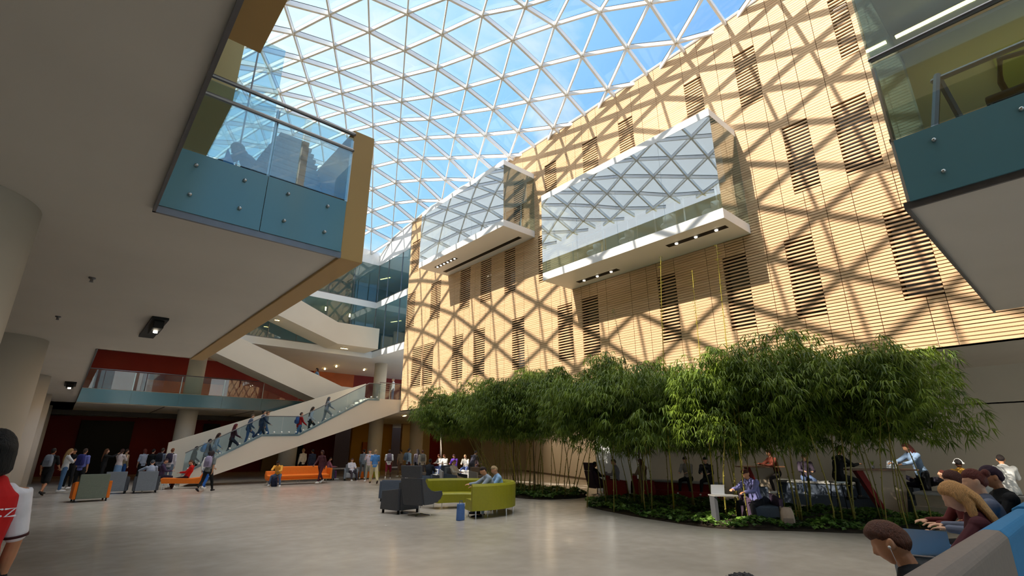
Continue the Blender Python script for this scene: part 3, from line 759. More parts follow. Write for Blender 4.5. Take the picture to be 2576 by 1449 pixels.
def blade(mb, p, d, side, L, w, droop):
    """one leaf: base, two mid points, tip, slightly folded and drooping"""
    d = d.normalized(); s = side-d*side.dot(d)
    s = s.normalized() if s.length > 1e-4 else Vector((1, 0, 0))
    up = s.cross(d)
    m = p+d*(L*.42); t = p+d*L+Vector((0, 0, -droop*L))
    mb.add([p, m+s*w-up*(w*.3), t, m-s*w-up*(w*.3), m+up*(w*.25)], [(0, 1, 2, 4), (0, 4, 2, 3)])
def leaf_cluster(mb, p, out, n, L, rnd):
    for k in range(n):
        a = 2*pi*k/n+rnd.random()*.8
        d = Vector((cos(a), sin(a), -.25-.7*rnd.random()))+out*.9
        blade(mb, p, d, Vector((-sin(a), cos(a), 0)), L*(.7+.6*rnd.random()), L*.075, .25+.4*rnd.random())
def bamboo_foliage(seed, Rr, H, n, L):
    rnd = random.Random(seed); mb = MB()
    lumps = [(Vector((rnd.gauss(0, .42)*Rr, rnd.gauss(0, .42)*Rr, rnd.uniform(-.45, .5)*H)), rnd.uniform(.38, .62)*Rr) for _ in range(9)]
    for _ in range(n):
        c, r = lumps[rnd.randrange(9)]
        v = Vector((rnd.gauss(0, 1), rnd.gauss(0, 1), rnd.gauss(0, 1))).normalized()*(r*(rnd.random()**.35))
        v.z *= .72
        p = c+v
        out = Vector((p.x, p.y, .15)); out = out.normalized() if out.length > .01 else Vector((1, 0, 0))
        leaf_cluster(mb, p, out*.7, 5+rnd.randrange(3), L, rnd)
    return mb
FOL = [bamboo_foliage(s, 1.5, 1.75, 760, .23).mesh('bamboo_foliage', M_LEAF) for s in (3, 11, 25, 42, 57)]
def culm_mesh(dx, dy, h, r, m, seed):
    rnd = random.Random(seed); mb = MB(); pts = []; rr = []
    for k in range(9):
        t = k/8
        pts.append((dx*t**1.8+rnd.gauss(0, .012), dy*t**1.8+rnd.gauss(0, .012), h*t)); rr.append(r*(1-.6*t))
    mb.tube(pts, rr, 7, cap=False)
    for k in range(1, 12):
        t = k/12; mb.tube([(dx*t**1.8, dy*t**1.8, h*t-.012), (dx*t**1.8, dy*t**1.8, h*t+.012)], r*(1-.6*t)*1.3, 7, cap=False)
    return mb.mesh('culm', m, True)
CUL = [[culm_mesh(R.uniform(-.6, .6), R.uniform(-.6, .6), R.uniform(2.6, 3.9), R.uniform(.014, .026), M_CULM if R.random() < .6 else M_CULMY, s*9+q) for q in range(5)] for s in range(5)]
spots = []
rb = random.Random(5)
# big bed: base points, then the long bed behind the lime sofa
for y in (3.3, 4.5, 5.8, 7.1, 8.4, 9.7, 10.9):
    for x in (12.75+max(0, 6.2-y)*.4, 14.2+max(0, 5.0-y)*.3, 15.5):
        spots.append((x+rb.uniform(-.25, .25), y+rb.uniform(-.25, .25), rb.uniform(2.8, 3.1), 'A', 0))
for y in (14.6, 15.6, 16.6, 17.4):
    for x in (14.1, 14.8, 15.4):
        spots.append((x+rb.uniform(-.2, .2), y+rb.uniform(-.25, .25), rb.uniform(3.2, 3.6), 'B', 0))
for q, (x, y) in enumerate(((14.3, 17.6), (15.2, 17.9), (15.5, 17.5), (14.7, 18.3), (15.4, 18.4), (15.1, 18.6), (14.4, 18.2), (15.5, 18.5))):
    spots.append((x, y, rb.uniform(3.3, 3.7), 'B', 1.2+q*.5))
spots += [(14.6, 12.0, 4.05, 'A', .4), (14.2, 10.6, 3.75, 'A', .2), (13.6, 6.6, 3.45, 'A', .0), (13.9, 5.2, 3.4, 'A', 0), (14.9, 15.6, 4.0, 'B', 0), (15.5, 11.5, 3.3, 'A', .7), (14.9, 14.2, 3.5, 'B', -.9), (15.7, 14.3, 3.4, 'B', -1.3)]
for k, (x, y, zc, bed, dy) in enumerate(spots):
    g = 'bamboo plants of the large front bed' if bed == 'A' else 'bamboo plants of the smaller rear bed'
    lb = 'leafy bamboo clump growing in the large ivy covered bed' if bed == 'A' else 'leafy bamboo clump growing in the rear bed beyond the lime sofa'
    r = empty('bamboo_plant', (x, y, .05), 0, lb, 'bamboo', g)
    f = link('foliage', FOL[k % 5], r); f.location = (0, dy, zc); f.rotation_euler = (0, 0, rb.uniform(0, 6.28))
    s = rb.uniform(.9, 1.08); f.scale = (s, s, s*.95)
    for q, me in enumerate(CUL[(k*3) % 5][:1 + (k % 3 > 0) + (k % 4 == 0)]):
        c = link('culm', me, r); a = rb.uniform(0, 6.28); c.location = (.22*cos(a+q), .22*sin(a+q), 0); c.rotation_euler = (-math.atan2(dy, 3.4)*.9, 0, 0) if dy else (0, 0, a)
# tall bare shoots
def shoot(x, y, h, label, yellow=True, leaves=True, lean=.3, seed=1):
    rnd = random.Random(seed)
    r = empty('bamboo_shoot', (x, y, .05), 0, label, 'bamboo', None)
    pts = [(lean*(t/9)**2, -lean*.6*(t/9)**2, h*t/9) for t in range(10)]
    MB().tube(pts, [.02*(1-.75*t/9) for t in range(10)], 7, cap=False).build('culm', M_CULMY if yellow else mat('dark_culm', (70, 56, 34), .6, noise=.2), r, smooth=True)
    if leaves:
        mb = MB()
        for k in range(70):
            t = .5+.5*rnd.random(); i = min(8, int(t*9)); u = t*9-i
            p = Vector(pts[i]).lerp(Vector(pts[i+1]), u); a = rnd.uniform(0, 6.28)
            blade(mb, p, Vector((cos(a), sin(a), .2)), Vector((-sin(a), cos(a), 0)), rnd.uniform(.06, .16)*(1.2-t*.4), .012, .4)
        mb.build('foliage', leaf_mat('shoot_leaf_%d' % seed, (140, 140, 40), (190, 180, 60)) if yellow else M_LEAF, r)
shoot(13.3, 8.4, 7.7, 'tall yellow bamboo shoot left of the bushy one, reaching the glass pavilion', seed=2)
shoot(13.4, 7.2, 6.9, 'yellow bamboo shoot in the middle with denser small leaves near its tip', lean=.1, seed=3)
shoot(13.2, 6.3, 7.4, 'tallest yellow bamboo shoot, rightmost below the pavilion lamps', lean=.15, seed=4)
shoot(13.6, 9.6, 6.2, 'dark thin bamboo stem leaning left under the nearer pavilion', False, True, -.5, 5)
shoot(14.6, 15.4, 6.0, 'thin dark bamboo stem in front of the slatted window, left one', False, False, -.2, 6)
shoot(14.8, 16.9, 6.9, 'thin dark bamboo stem rising over the rear bed, farther one', False, False, .1, 7)
# planting beds
def bed(name, pts, label, nleaf, seed):
    rnd = random.Random(seed)
    n = len(pts); cx = sum(p[0] for p in pts)/n; cy_ = sum(p[1] for p in pts)/n
    # smooth closed outline
    out = []
    for k in range(n):
        a, b, c, d = [Vector(pts[(k+q) % n]) for q in (-1, 0, 1, 2)]
        for u in (0, .25, .5, .75):
            out.append(.5*((2*b)+(c-a)*u+(2*a-5*b+4*c-d)*u*u+(3*b-a-3*c+d)*u**3))
    m = MB(); rings = [[(p.x, p.y, 0) for p in out], [(p.x, p.y, .015) for p in out]]
    for s, z in ((.93, .1), (.7, .14), (.35, .16)): rings.append([(cx+(p.x-cx)*s, cy_+(p.y-cy_)*s, z) for p in out])
    m.ring_loft(rings); o = m.build('planting_bed', M_SOIL, smooth=True); tag(o, label+', dark soil mound', 'plant bed')
    def ins(x, y):
        c = False
        for k in range(len(out)):
            a, b = out[k], out[k-1]
            if (a.y > y) != (b.y > y) and x < (b.x-a.x)*(y-a.y)/(b.y-a.y)+a.x: c = not c
        return c
    x0, x1 = min(p.x for p in out), max(p.x for p in out); y0, y1 = min(p.y for p in out), max(p.y for p in out)
    mb = MB(); k = 0
    while k < nleaf:
        x, y = rnd.uniform(x0-.05, x1+.05), rnd.uniform(y0-.05, y1+.05)
        if not ins(cx+(x-cx)*.99, cy_+(y-cy_)*.99): continue
        k += 1
        h = .05+.14*abs(sin(x*3.1)*cos(y*2.7))+rnd.random()*.08
        nrm = Vector((rnd.gauss(0, .45), rnd.gauss(0, .45), 1)).normalized(); t = nrm.orthogonal().normalized(); b = nrm.cross(t)
        r = rnd.uniform(.035, .075); a0 = rnd.uniform(0, 6.28); c = Vector((x, y, h))
        vs = [c-nrm*.008]
        for q, rr in enumerate((1, .62, 1, .62, 1, .62, .9, .5)):
            a = a0+q*pi/4; vs.append(c+(t*cos(a)+b*sin(a))*(r*rr))
        mb.add(vs, [(0, 1+2*q, 2+2*q, 1+(2*q+2) % 8) for q in range(4)])
    o = mb.build('ground_cover', M_IVY); tag(o, label+', low dark green leaves', 'ground cover', kind='stuff')
bed('a', [(13.7, 11.9), (12.5, 9.6), (12.0, 7.6), (11.95, 6.3), (12.9, 5.0), (13.9, 3.7), (15.6, 3.0), (17.4, 3.3), (17.3, 6), (17.0, 9), (16.4, 11.6)], 'large ivy bed under the front bamboo', 15000, 3)
bed('b', [(13.9, 14.3), (13.7, 16.4), (13.9, 18.2), (14.6, 19.3), (16.4, 19.3), (16.95, 18), (16.95, 15.5), (15.9, 13.9)], 'rear ivy bed under the far bamboo', 8000, 4)
# ------------------------------------------------------------------ furniture
M_GREYF = mat('grey_upholstery', (128, 134, 142), .85, noise=.08, scale=30)
M_GREYD = mat('charcoal_upholstery', (74, 76, 82), .85, noise=.08, scale=30)
M_GREYL = mat('light_grey_upholstery', (168, 170, 174), .85, noise=.06, scale=30)
M_SAGE = mat('sage_upholstery', (118, 126, 112), .85, noise=.08, scale=30)
M_BLUEG = mat('blue_grey_upholstery', (84, 94, 110), .85, noise=.08, scale=30)
M_ORANGE = mat('orange_upholstery', (232, 118, 22), .7, noise=.06, scale=25)
M_LIME = mat('lime_leather', (150, 146, 30), .5, noise=.05, scale=20)
M_BLUEU = mat('sky_blue_upholstery', (48, 120, 168), .8, noise=.05, scale=25)
M_BEIGEU = mat('warm_grey_upholstery', (128, 116, 108), .8, noise=.05, scale=25)
M_PURPLE = mat('dark_plum_upholstery', (82, 66, 88), .85, noise=.08, scale=25)
M_REDU = mat('dark_red_upholstery', (130, 24, 20), .7, noise=.08, scale=25)
M_TABLE = mat('grey_table_top', (150, 150, 148), .4, noise=.04, scale=6)
M_CHROME = mat('chrome', (210, 210, 212), .15, metal=1, noise=.02)
M_LAP = mat('laptop_aluminium', (196, 200, 206), .35, metal=.7, noise=.02)
M_SCREEN = mat('dark_screen', (30, 34, 44), .2, noise=.1, scale=8)

def club_chair(x, y, rz, label, mback, mside, group=None, w=.82, h=.86, name='armchair'):
    """boxy lounge chair; local +Y is the way a sitter faces"""
    r = empty(name, (x, y, 0), rz, label, 'chair', group)
    m = MB(); m.prism([(-.42, .1), (-.30, .1), (-.26, h), (-.40, h+.02)], 'x', -w/2+.1, w/2-.1)
    m.build('backrest', mback, r, bevel=.02)
    MB().box(-w/2+.1, w/2-.1, -.3, .36, .16, .44).build('seat', mback, r, bevel=.04)
    for s in (-1, 1):
        m = MB(); m.prism([(-.4, .1), (.4, .1), (.36, .6), (-.38, .68)], 'x', min(s*(w/2-.1), s*w/2), max(s*(w/2-.1), s*w/2)); m.build('armrest', mside, r, bevel=.018)
    for sx in (-1, 1):
        for sy in (-1, 1): MB().box(sx*(w/2-.08)-.025, sx*(w/2-.08)+.025, sy*.34-.025, sy*.34+.025, 0, .11).build('leg', M_BLACK, r)
    return r
A = math.radians
club_chair(1.25, 24.6, A(4), 'lounge chair with grey slatted back and orange arms, leftmost of the row', M_SAGE, M_ORANGE, w=1.05, h=.9)
club_chair(2.2, 28.2, A(-8), 'grey lounge chair between the orange armed chair and the seated man in pale grey', M_GREYF, M_GREYD, w=.92, h=.86)
club_chair(3.25, 27.9, A(-5), 'grey lounge chair in front of the man in the pale grey jumper', M_GREYF, M_GREYD, w=.92, h=.86)
# orange chaise
def chaise(x, y, rz, label, w, L, group=None, mm=None, cut=False, name='sofa'):
    r = empty(name, (x, y, 0), rz, label, 'sofa', group); mm = mm or M_ORANGE
    m = MB(); m.prism([(-L/2, .46), (-L/2+.06, .27), (L/2-.1, .22), (L/2+.02, .25), (L/2-.16, .5), (L/2-.5, .46), (-L/2+.1, .5)], 'y', -w/2, w/2)
    m.build('seat', mm, r, bevel=.015)
    m = MB(); m.prism([(L/2-.18, .46), (L/2-.02, .24), (L/2+.03, .24), (L/2+.2, 1.0), (L/2+.13, 1.02)], 'y', -w/2, w/2)
    m.build('backrest', mm, r, bevel=.015)
    for sx in (-1, 1):
        for sy in (-1, 1): MB().tube([(sx*(L/2-.12), sy*(w/2-.08), .26), (sx*(L/2-.12), sy*(w/2-.08), .0)], .014, 6, cap=False).build('leg', M_CHROME, r)
    return r
chaise(4.85, 29.6, A(-8), 'orange chaise with a high end back, under the person in the red hoodie', .75, 1.75)
def long_sofa(x, y, rz, label, L, mm):
    r = empty('sofa', (x, y, 0), rz, label, 'sofa')
    m = MB(); m.prism([(-.1, .3), (.42, .3), (.45, .46), (.1, .5), (.02, .9), (-.12, .92), (-.2, .5)], 'x', -L/2, L*.30)
    m.build('backrest', mm, r, bevel=.03)
    m = MB(); m.prism([(-.1, .3), (.42, .3), (.45, .46), (.1, .5), (.04, .68), (-.12, .7), (-.2, .5)], 'x', L*.305, L/2)
    m.build('low_backrest', mm, r, bevel=.03)
    MB().box(-L/2+.02, L/2-.02, .0, .5, .24, .3).build('seat_base', mm, r)
    MB().box(-L/2-.12, -L/2, -.25, .5, .22, .8).build('armrest', mm, r, bevel=.03)
    for sx in (-.46, 0, .46):
        for yy in (0, .4): MB().tube([(sx*L, yy, .25), (sx*L, yy, 0)], .014, 6, cap=False).build('leg', M_CHROME, r)
    MB().box(-L/2, L/2, -.02, 0, .0, .03).build('foot_rail', M_CHROME, r)
    return r
long_sofa(10.25, 29.7, A(180+3), 'long bright orange sofa with a stepped back in the middle distance', 3.3, M_ORANGE)
club_chair(14.0, 31.2, A(180-20), 'pale grey lounge chair of the person in white, beyond the orange sofa', M_GREYL, M_GREYF, h=.9)
club_chair(13.0, 32.4, A(-100), 'tall grey chair just right of the orange sofa', M_GREYF, M_GREYD, h=1.1)
def bench(x, y, rz, label, mods, back, name='bench'):
    r = empty(name, (x, y, 0), rz, label, 'bench')
    x0 = 0
    for L, m in mods:
        MB().box(x0, x0+L, -.3, .3, .06, .44).build('seat_block', m, r, bevel=.02); x0 += L
    MB().box(0, x0, .3, .38, .06, .72).build('backrest', back, r, bevel=.02)
    return r
bench(14.9, 32.2, A(0), 'low bench with an orange and a lime seat block and a grey back', [(.95, M_ORANGE), (.45, M_LIME)], M_GREYL)
# ---- middle island
club_chair(7.95, 14.1, A(10), 'charcoal armchair with tapered sides left of the wing chair', M_GREYD, M_GREYD, w=.86, h=.84)
def wing_chair(x, y, rz, label, mm, scale=1.0):
    r = empty('wing_chair', (x, y, 0), rz, label, 'chair'); r.scale = (scale,)*3
    side = [(-.40, .98), (-.30, .99), (-.14, .76), (.02, .66), (.2, .62), (.52, .62), (.56, .52), (.46, .40), (.1, .30), (-.24, .30)]
    for q in (-1, 1):
        rings = []
        for u, (th, yy) in ((0, (.34, 0)), (1, (.39, 0))):
            rings.append([(q*(th-.05*max(0, p[0]-.1)), p[0], p[1]) for p in side])
        m = MB(); n = len(side)
        # fan of convex pieces keeps the swooping outline
        m.add(rings[0]+rings[1], [(0,1,2,9), (2,3,8,9), (3,4,7,8), (4,5,6,7), (n,n+9,n+2,n+1), (n+2,n+9,n+8,n+3), (n+3,n+8,n+7,n+4), (n+4,n+7,n+6,n+5)]+[(k, n+k, n+(k+1) % n, (k+1) % n) for k in range(n)])
        m.build('side_wing', mm, r, bevel=.008)
    m = MB(); m.prism([(-.42, .98), (-.32, .98), (-.2, .34), (-.27, .28)], 'x', -.34, .34); m.build('backrest', mm, r, bevel=.01)
    m = MB(); m.ring_loft([[(-.34, -.42, .995), (.34, -.42, .995), (.34, -.33, .995), (-.34, -.33, .995)], [(-.37, -.46, 1.32), (.37, -.46, 1.32), (.37, -.38, 1.32), (-.37, -.38, 1.32)]]); m.build('headrest', mm, r, bevel=.02)
    MB().box(-.33, .33, -.24, .42, .32, .46).build('seat', mm, r, bevel=.03)
    MB().cyl(0, 0, .03, .36, .022, 10).build('stem', M_CHROME, r)
    for q in range(4):
        a = q*pi/2+.4; MB().tube([(0, 0, .05), (.32*cos(a), .32*sin(a), .015)], [.018, .012], 6).build('foot', M_CHROME, r)
    return r
wing_chair(7.98, 13.1, A(-72), 'tall charcoal swivel wing chair on a chrome stem beside the lime sofa', M_GREYD, 1.0)
club_chair(9.6, 17.4, A(-60), 'blue grey low chair behind the swivel wing chair', M_BLUEG, M_BLUEG, w=.95, h=.7)
def arc_sofa(cx, cy_, r0, a0, a1, label, mm):
    r = empty('sofa', (cx, cy_, 0), 0, label, 'sofa')
    n = 40
    def sweep(prof):
        m = MB(); rings = []
        for k in range(n+1):
            a = A(a0+(a1-a0)*k/n); rings.append([(q*cos(a), q*sin(a), z) for q, z in prof])
        return m.ring_loft(rings)
    sweep([(r0-.13, .2), (r0, .2), (r0+.01, .8), (r0-.03, .86), (r0-.1, .86), (r0-.14, .8)]).build('backrest', mm, r, smooth=False)
    sweep([(r0-.74, .18), (r0-.14, .18), (r0-.14, .42), (r0-.2, .46), (r0-.7, .46), (r0-.75, .42)]).build('seat', mm, r, smooth=False)
    for a in range(int(a0)+4, int(a1), 38):
        for q in (r0-.05, r0-.66): MB().cyl(q*cos(A(a)), q*sin(A(a)), 0, .2, .018, 8).build('leg', M_CHROME, r)
    return r
arc_sofa(9.2, 13.0, 1.7, -112, 92, 'big lime green sofa curving in a half circle', M_LIME)
def small_table(x, y, h, rad, label, mtop=None, name='side_table', leg=M_CHROME):
    r = empty(name, (x, y, 0), 0, label, 'table')
    MB().lathe([(rad-.01, h-.025), (rad, h-.02), (rad, h-.005), (rad-.01, h)], 28).build('table_top', mtop or M_TABLE, r, smooth=False)
    MB().cyl(0, 0, .02, h-.02, .022, 10).build('stem', leg, r)
    MB().lathe([(.2, 0), (.2, .012), (.03, .03), (.02, .03)], 20).build('base', leg, r)
    return r
small_table(9.1, 15.35, .62, .3, 'small pale round side table behind the wing chair', M_WHITE)
# ---- sunny seating at the foot of the timber wall
club_chair(17.4, 25.6, A(160), 'blue grey chair in the sunshine with a white piped edge', M_BLUEG, M_GREYL, w=.9, h=.9)
club_chair(15.0, 21.4, A(200), 'grey and charcoal club chair behind the curved lime sofa', M_GREYF, M_BLUEG, w=1.0, h=.95)
club_chair(14.6, 24.2, A(190), 'cream sunlit chair behind the left end of the lime sofa', M_BEIGEU, M_BEIGEU, w=.8, h=.9)
club_chair(17.8, 23.2, A(180), 'white sunlit chair at the foot of the timber wall', M_BEIGEU, M_GREYL, w=.85, h=.85)
# ---- around and behind the bamboo
wing_chair(17.0, 14.2, A(-110), 'dark wing chair silhouetted against the bright opening', M_PURPLE, .95)
club_chair(16.6, 12.9, A(-150), 'dark red chair under the person in grey, left of the pair', M_REDU, M_REDU, w=.75, h=.8)
club_chair(17.4, 12.2, A(-150), 'dark red chair under the long haired person, right of the pair', M_REDU, M_REDU, w=.75, h=.8)
club_chair(13.45, 6.05, A(130), 'purple grey armchair at the edge of the ivy bed', M_BLUEG, M_PURPLE, w=.82, h=.82)
def tablet_table(x, y, rz, label):
    r = empty('side_table', (x, y, 0), rz, label, 'table')
    m = MB(); m.prism([(-.3, -.2), (.3, -.2), (.34, 0), (.2, .2), (-.26, .22)], 'z', .66, .685); m.build('table_top', M_TABLE, r)
    MB().box(-.28, -.2, -.12, .12, .03, .66).build('leg', M_GREYD, r); MB().box(-.3, .12, -.14, .14, 0, .03).build('base', M_GREYD, r)
    return r
tablet_table(12.55, 6.55, A(-35), 'grey laptop table in front of the man in the lilac jumper')
def laptop(x, y, z, rz, label, open_=1.9, col=None):
    r = empty('laptop', (x, y, z), rz, label, 'laptop')
    MB().box(-.16, .16, -.11, .11, 0, .014).build('keyboard', col or M_LAP, r, bevel=.004)
    m = MB(); c, s = cos(open_), sin(open_)
    vs = []
    for t in (0, .012):
        for (u, v) in ((-.16, 0), (.16, 0), (.16, .22), (-.16, .22)):
            vs.append((u, .11-v*c*1.0+t*s, .014+v*s+t*c*-1))
    m.add(vs, [(0,3,2,1),(4,5,6,7),(0,1,5,4),(1,2,6,5),(2,3,7,6),(3,0,4,7)]); m.build('screen', col or M_LAP, r)
    return r
laptop(12.52, 6.62, .688, A(-50), 'open silver laptop on the grey laptop table', 1.25)
# high bar tables and red ledge under the timber wall
def high_table(x, y, rz, label, w, L, ml, h=1.2):
    r = empty('high_table', (x, y, 0), rz, label, 'table')
    MB().box(-L/2, L/2, -w/2, w/2, h-.04, h).build('table_top', mat('walnut_top', (120, 84, 58), .4, noise=.2, scale=4), r, bevel=.006)
    m = MB(); m.prism([(-L*.24, h-.04), (L*.40, h-.04), (L*.3, 0), (0, 0)], 'y', -.04, .04); m.build('side_panel', ml, r)
    m = MB(); m.prism([(-L*.34, h-.04), (-L*.24, h-.04), (0, 0), (-L*.06, 0)], 'y', -.12, .12); m.build('leg', M_REDU, r)
    return r
high_table(18.55, 4.75, A(-48), 'high bar table with a slanted red leg between two people', .7, 1.9, mat('pale_table_panel', (190, 172, 150), .5, noise=.06, scale=2))
high_table(19.0, 8.4, A(-48), 'high bar table half hidden behind the bamboo', .6, 1.5, mat('pale_table_panel', (190, 172, 150)))
def stool(x, y, label, h=.86):
    r = empty('bar_stool', (x, y, 0), A(40), label, 'stool')
    MB().box(-.19, .19, -.19, .19, h-.05, h).build('seat', M_WHITE, r, bevel=.015)
    for sx in (-1, 1):
        for sy in (-1, 1): MB().tube([(sx*.15, sy*.15, h-.05), (sx*.21, sy*.21, 0)], .012, 6, cap=False).build('leg', M_BLACK, r)
    return r
stool(17.6, 5.55, 'white bar stool under the person in black')
def ledge(label, x0, x1, y0, y1, h, m, mtop):
    r = empty('ledge_bench', ((x0+x1)/2, (y0+y1)/2, 0), 0, label, 'bench')
    MB().box(x0, x1, y0, y1, 0, h-.06).build('body', m, r, world=True)
    MB().box(x0-.03, x1+.03, y0-.03, y1+.03, h-.06, h).build('seat_top', mtop, r, world=True, bevel=.008)
    MB().box(x0-.35, x0, y0, y1, 0, h*.45).build('step', m, r, world=True)
ledge('long grey concrete bench with a step behind the high tables', 19.6, 20.5, 4.2, 9.2, .72, M_BLUEG, M_TABLE)
ledge('bright metal clad bench under the people in sunlight', 18.2, 19.2, .2, 3.9, .62, mat('satin_metal_cladding', (190, 180, 164), .3, metal=.6, noise=.05), M_TABLE)
ledge('low dark red bench behind the ivy bed', 18.3, 19.0, 9.8, 13.2, .6, M_REDU, M_TABLE)
# ---- near booth sofa at the right edge of the picture
def booth(x0, x1, label, mm, top=1.2, cap_=None):
    r = empty('booth_sofa', ((x0+x1)/2, .95, 0), 0, label, 'sofa')
    m = MB(); m.prism([(.60, .12), (.76, .12), (.80, .46), (.75, top-.03), (.70, top), (.62, top), (.585, top-.04)], 'x', x0+.006, x1-.006)
    m.build('backrest', mm, r, world=True, bevel=.015)
    MB().box(x0+.01, x1-.01, .78, 1.4, .14, .46).build('seat', mm, r, world=True, bevel=.04)
    MB().box(x0+.05, x1-.05, .66, 1.34, 0, .12).build('plinth', M_BLACK, r, world=True)
    return r
booth(1.6, 4.85, 'warm grey high backed booth sofa at the bottom right corner', M_BEIGEU)
booth(4.85, 6.8, 'sky blue high backed booth section next to the warm grey one', M_BLUEU)
booth(6.8, 9.2, 'sky blue high backed booth section farther away at the right edge', M_BLUEU, 1.22)
r = empty('divider_block', (5.6, 1.12, 0), 0, 'grey rounded block between the fair haired person and the one in profile', 'divider')
MB().box(5.42, 5.76, .82, 1.42, .0, .88).build('body', M_GREYF, r, world=True, bevel=.05)
# second level seat on the left bridge
r = empty('slatted_lounger', (1.8, 7.3, 5.0), 0, 'dark slatted hump backed lounger on the left bridge beside the seated figure', 'lounger')
for k in range(15):
    z = .045+.086*k
    xl = -.62+.42*(z/1.3)**1.6; xr = .54-.36*(z/1.3)**2.2 if z < 1.25 else .1
    MB().box(xl, max(xr, xl+.1), -.18, .18, z-.032, z+.032).build('slat', mat('slate_slats', (62, 72, 86), .6, noise=.1, scale=5), r, bevel=.01)
# ------------------------------------------------------------------ people
def remesh(mb, vox, name, smooth_it=1):
    me = mb.mesh('tmp', M_PLASTER)
    bm = bmesh.new(); bm.from_mesh(me); bmesh.ops.recalc_face_normals(bm, faces=bm.faces); bm.to_mesh(me); bm.free()
    o = bpy.data.objects.new('tmp', me); COL.objects.link(o)
    m = o.modifiers.new('r', 'REMESH'); m.mode = 'VOXEL'; m.voxel_size = vox; m.use_smooth_shade = True
    if smooth_it:
        s = o.modifiers.new('s', 'SMOOTH'); s.factor = .5; s.iterations = smooth_it
    dg = bpy.context.evaluated_depsgraph_get(); dg.update()
    out = bpy.data.meshes.new_from_object(o.evaluated_get(dg)); out.name = name
    bpy.data.objects.remove(o); bpy.data.meshes.remove(me)
    out.materials.clear(); out.materials.append(None)
    return out
def V(*a): return Vector(a)
def skel(p):
    """forward kinematics; local +Y is forward; angles in degrees"""
    g = lambda k, d=0.0: p.get(k, d)
    r = A
    J = {}
    P0 = V(0, 0, 0); L1 = r(g('lean')); L2 = L1+r(g('hunch')); tw = r(g('side'))
    u1 = V(sin(tw)*cos(L1), sin(L1), cos(L1)*cos(tw)); u2 = V(sin(tw)*cos(L2), sin(L2), cos(L2)*cos(tw))
    J['pel'] = P0; J['waist'] = P0+u1*.16; J['chest'] = P0+u1*.30; J['neck'] = J['chest']+u2*.20
    J['u1'] = u1; J['u2'] = u2
    hp = L2*.25+r(g('head'))*.8; hy = r(g('yaw'))
    hd = V(-sin(hy)*sin(hp), cos(hy)*sin(hp), cos(hp))
    J['headbase'] = J['neck']+(u2*.5+hd*.5).normalized()*.075
    J['head'] = J['headbase']+hd*.10
    J['hrot'] = Matrix.Rotation(hy, 3, 'Z') @ Matrix.Rotation(-hp, 3, 'X')
    low = 0
    for s, n in ((-1, 'L'), (1, 'R')):
        a, k, b = r(g(n+'hip')), r(g(n+'knee')), r(g(n+'abd', 4))
        hip = P0+V(s*.092, 0, -.05); J[n+'hip'] = hip
        d = V(s*sin(b), sin(a)*cos(b), -cos(a)*cos(b)); kn = hip+d*.44; J[n+'knee'] = kn
        a2 = a-k; bb = b*(.2 if k > 40 else .8)
        d2 = V(s*sin(bb)*(-1 if g('crossin') else 1), sin(a2)*cos(bb), -cos(a2)*cos(bb)); an = kn+d2*.41; J[n+'ank'] = an
        fa = r(g(n+'foot', 0)); J[n+'toe'] = an+V(s*.03, cos(fa), -sin(fa)).normalized()*.17+V(0, 0, -.045)
        low = min(low, an.z, J[n+'toe'].z+.0)
        a, b, e, i = r(g(n+'sh')), r(g(n+'sab', 9)), r(g(n+'el', 12)), r(g(n+'in', 5))
        sh = J['neck']-u2*.055+V(s*.175, 0, 0); J[n+'sh'] = sh
        d = V(s*sin(b), sin(a)*cos(b), -cos(a)*cos(b)); el = sh+d*.285; J[n+'el'] = el
        a2 = a+e; d = V(-s*sin(i), sin(a2)*cos(i), -cos(a2)*cos(i)); J[n+'wr'] = el+d*.25; J[n+'hd'] = d
    J['z'] = p['seat']+.13 if 'seat' in p else -low+.075
    return J
def head_pts(c, M, nu, nv, kind, grow=0.0, mask=None):
    rings = []
    for j in range(nv+1):
        th = -pi/2+pi*j/nv; th = max(-pi/2+.07, min(pi/2-.07, th)); ring = []
        for i in range(nu):
            ph = 2*pi*i/nu; d = V(cos(th)*cos(ph), cos(th)*sin(ph), sin(th))
            x, y, z = d.x*.074, d.y*.095+.004, d.z*.118
            if z < -.02: x *= 1-.34*min(1, (-z-.02)/.09)
            if z < -.03 and y < 0: y *= 1-.38*min(1, (-z-.03)/.06)
            if y > 0:
                ax = abs(x)
                ex = math.exp
                y += .024*ex(-(x/.013)**2-((z+.016)/.018)**2)+.012*ex(-(x/.010)**2-((z-.008)/.022)**2)
                y -= .011*ex(-((ax-.031)/.015)**2-((z-.016)/.012)**2)
                y += .005*ex(-(ax/.05)**2-((z-.036)/.008)**2)
                y += .006*ex(-(x/.022)**2-((z+.050)/.005)**2)+.006*ex(-(x/.019)**2-((z+.062)/.005)**2)-.004*ex(-(x/.02)**2-((z+.056)/.002)**2)
                y += .008*ex(-(x/.02)**2-((z+.088)/.014)**2)
            q = V(x, y, z)
            if mask is not None: q = q+d*mask(d, q)
            ring.append(tuple(c+M @ q))
        rings.append(ring)
    return rings
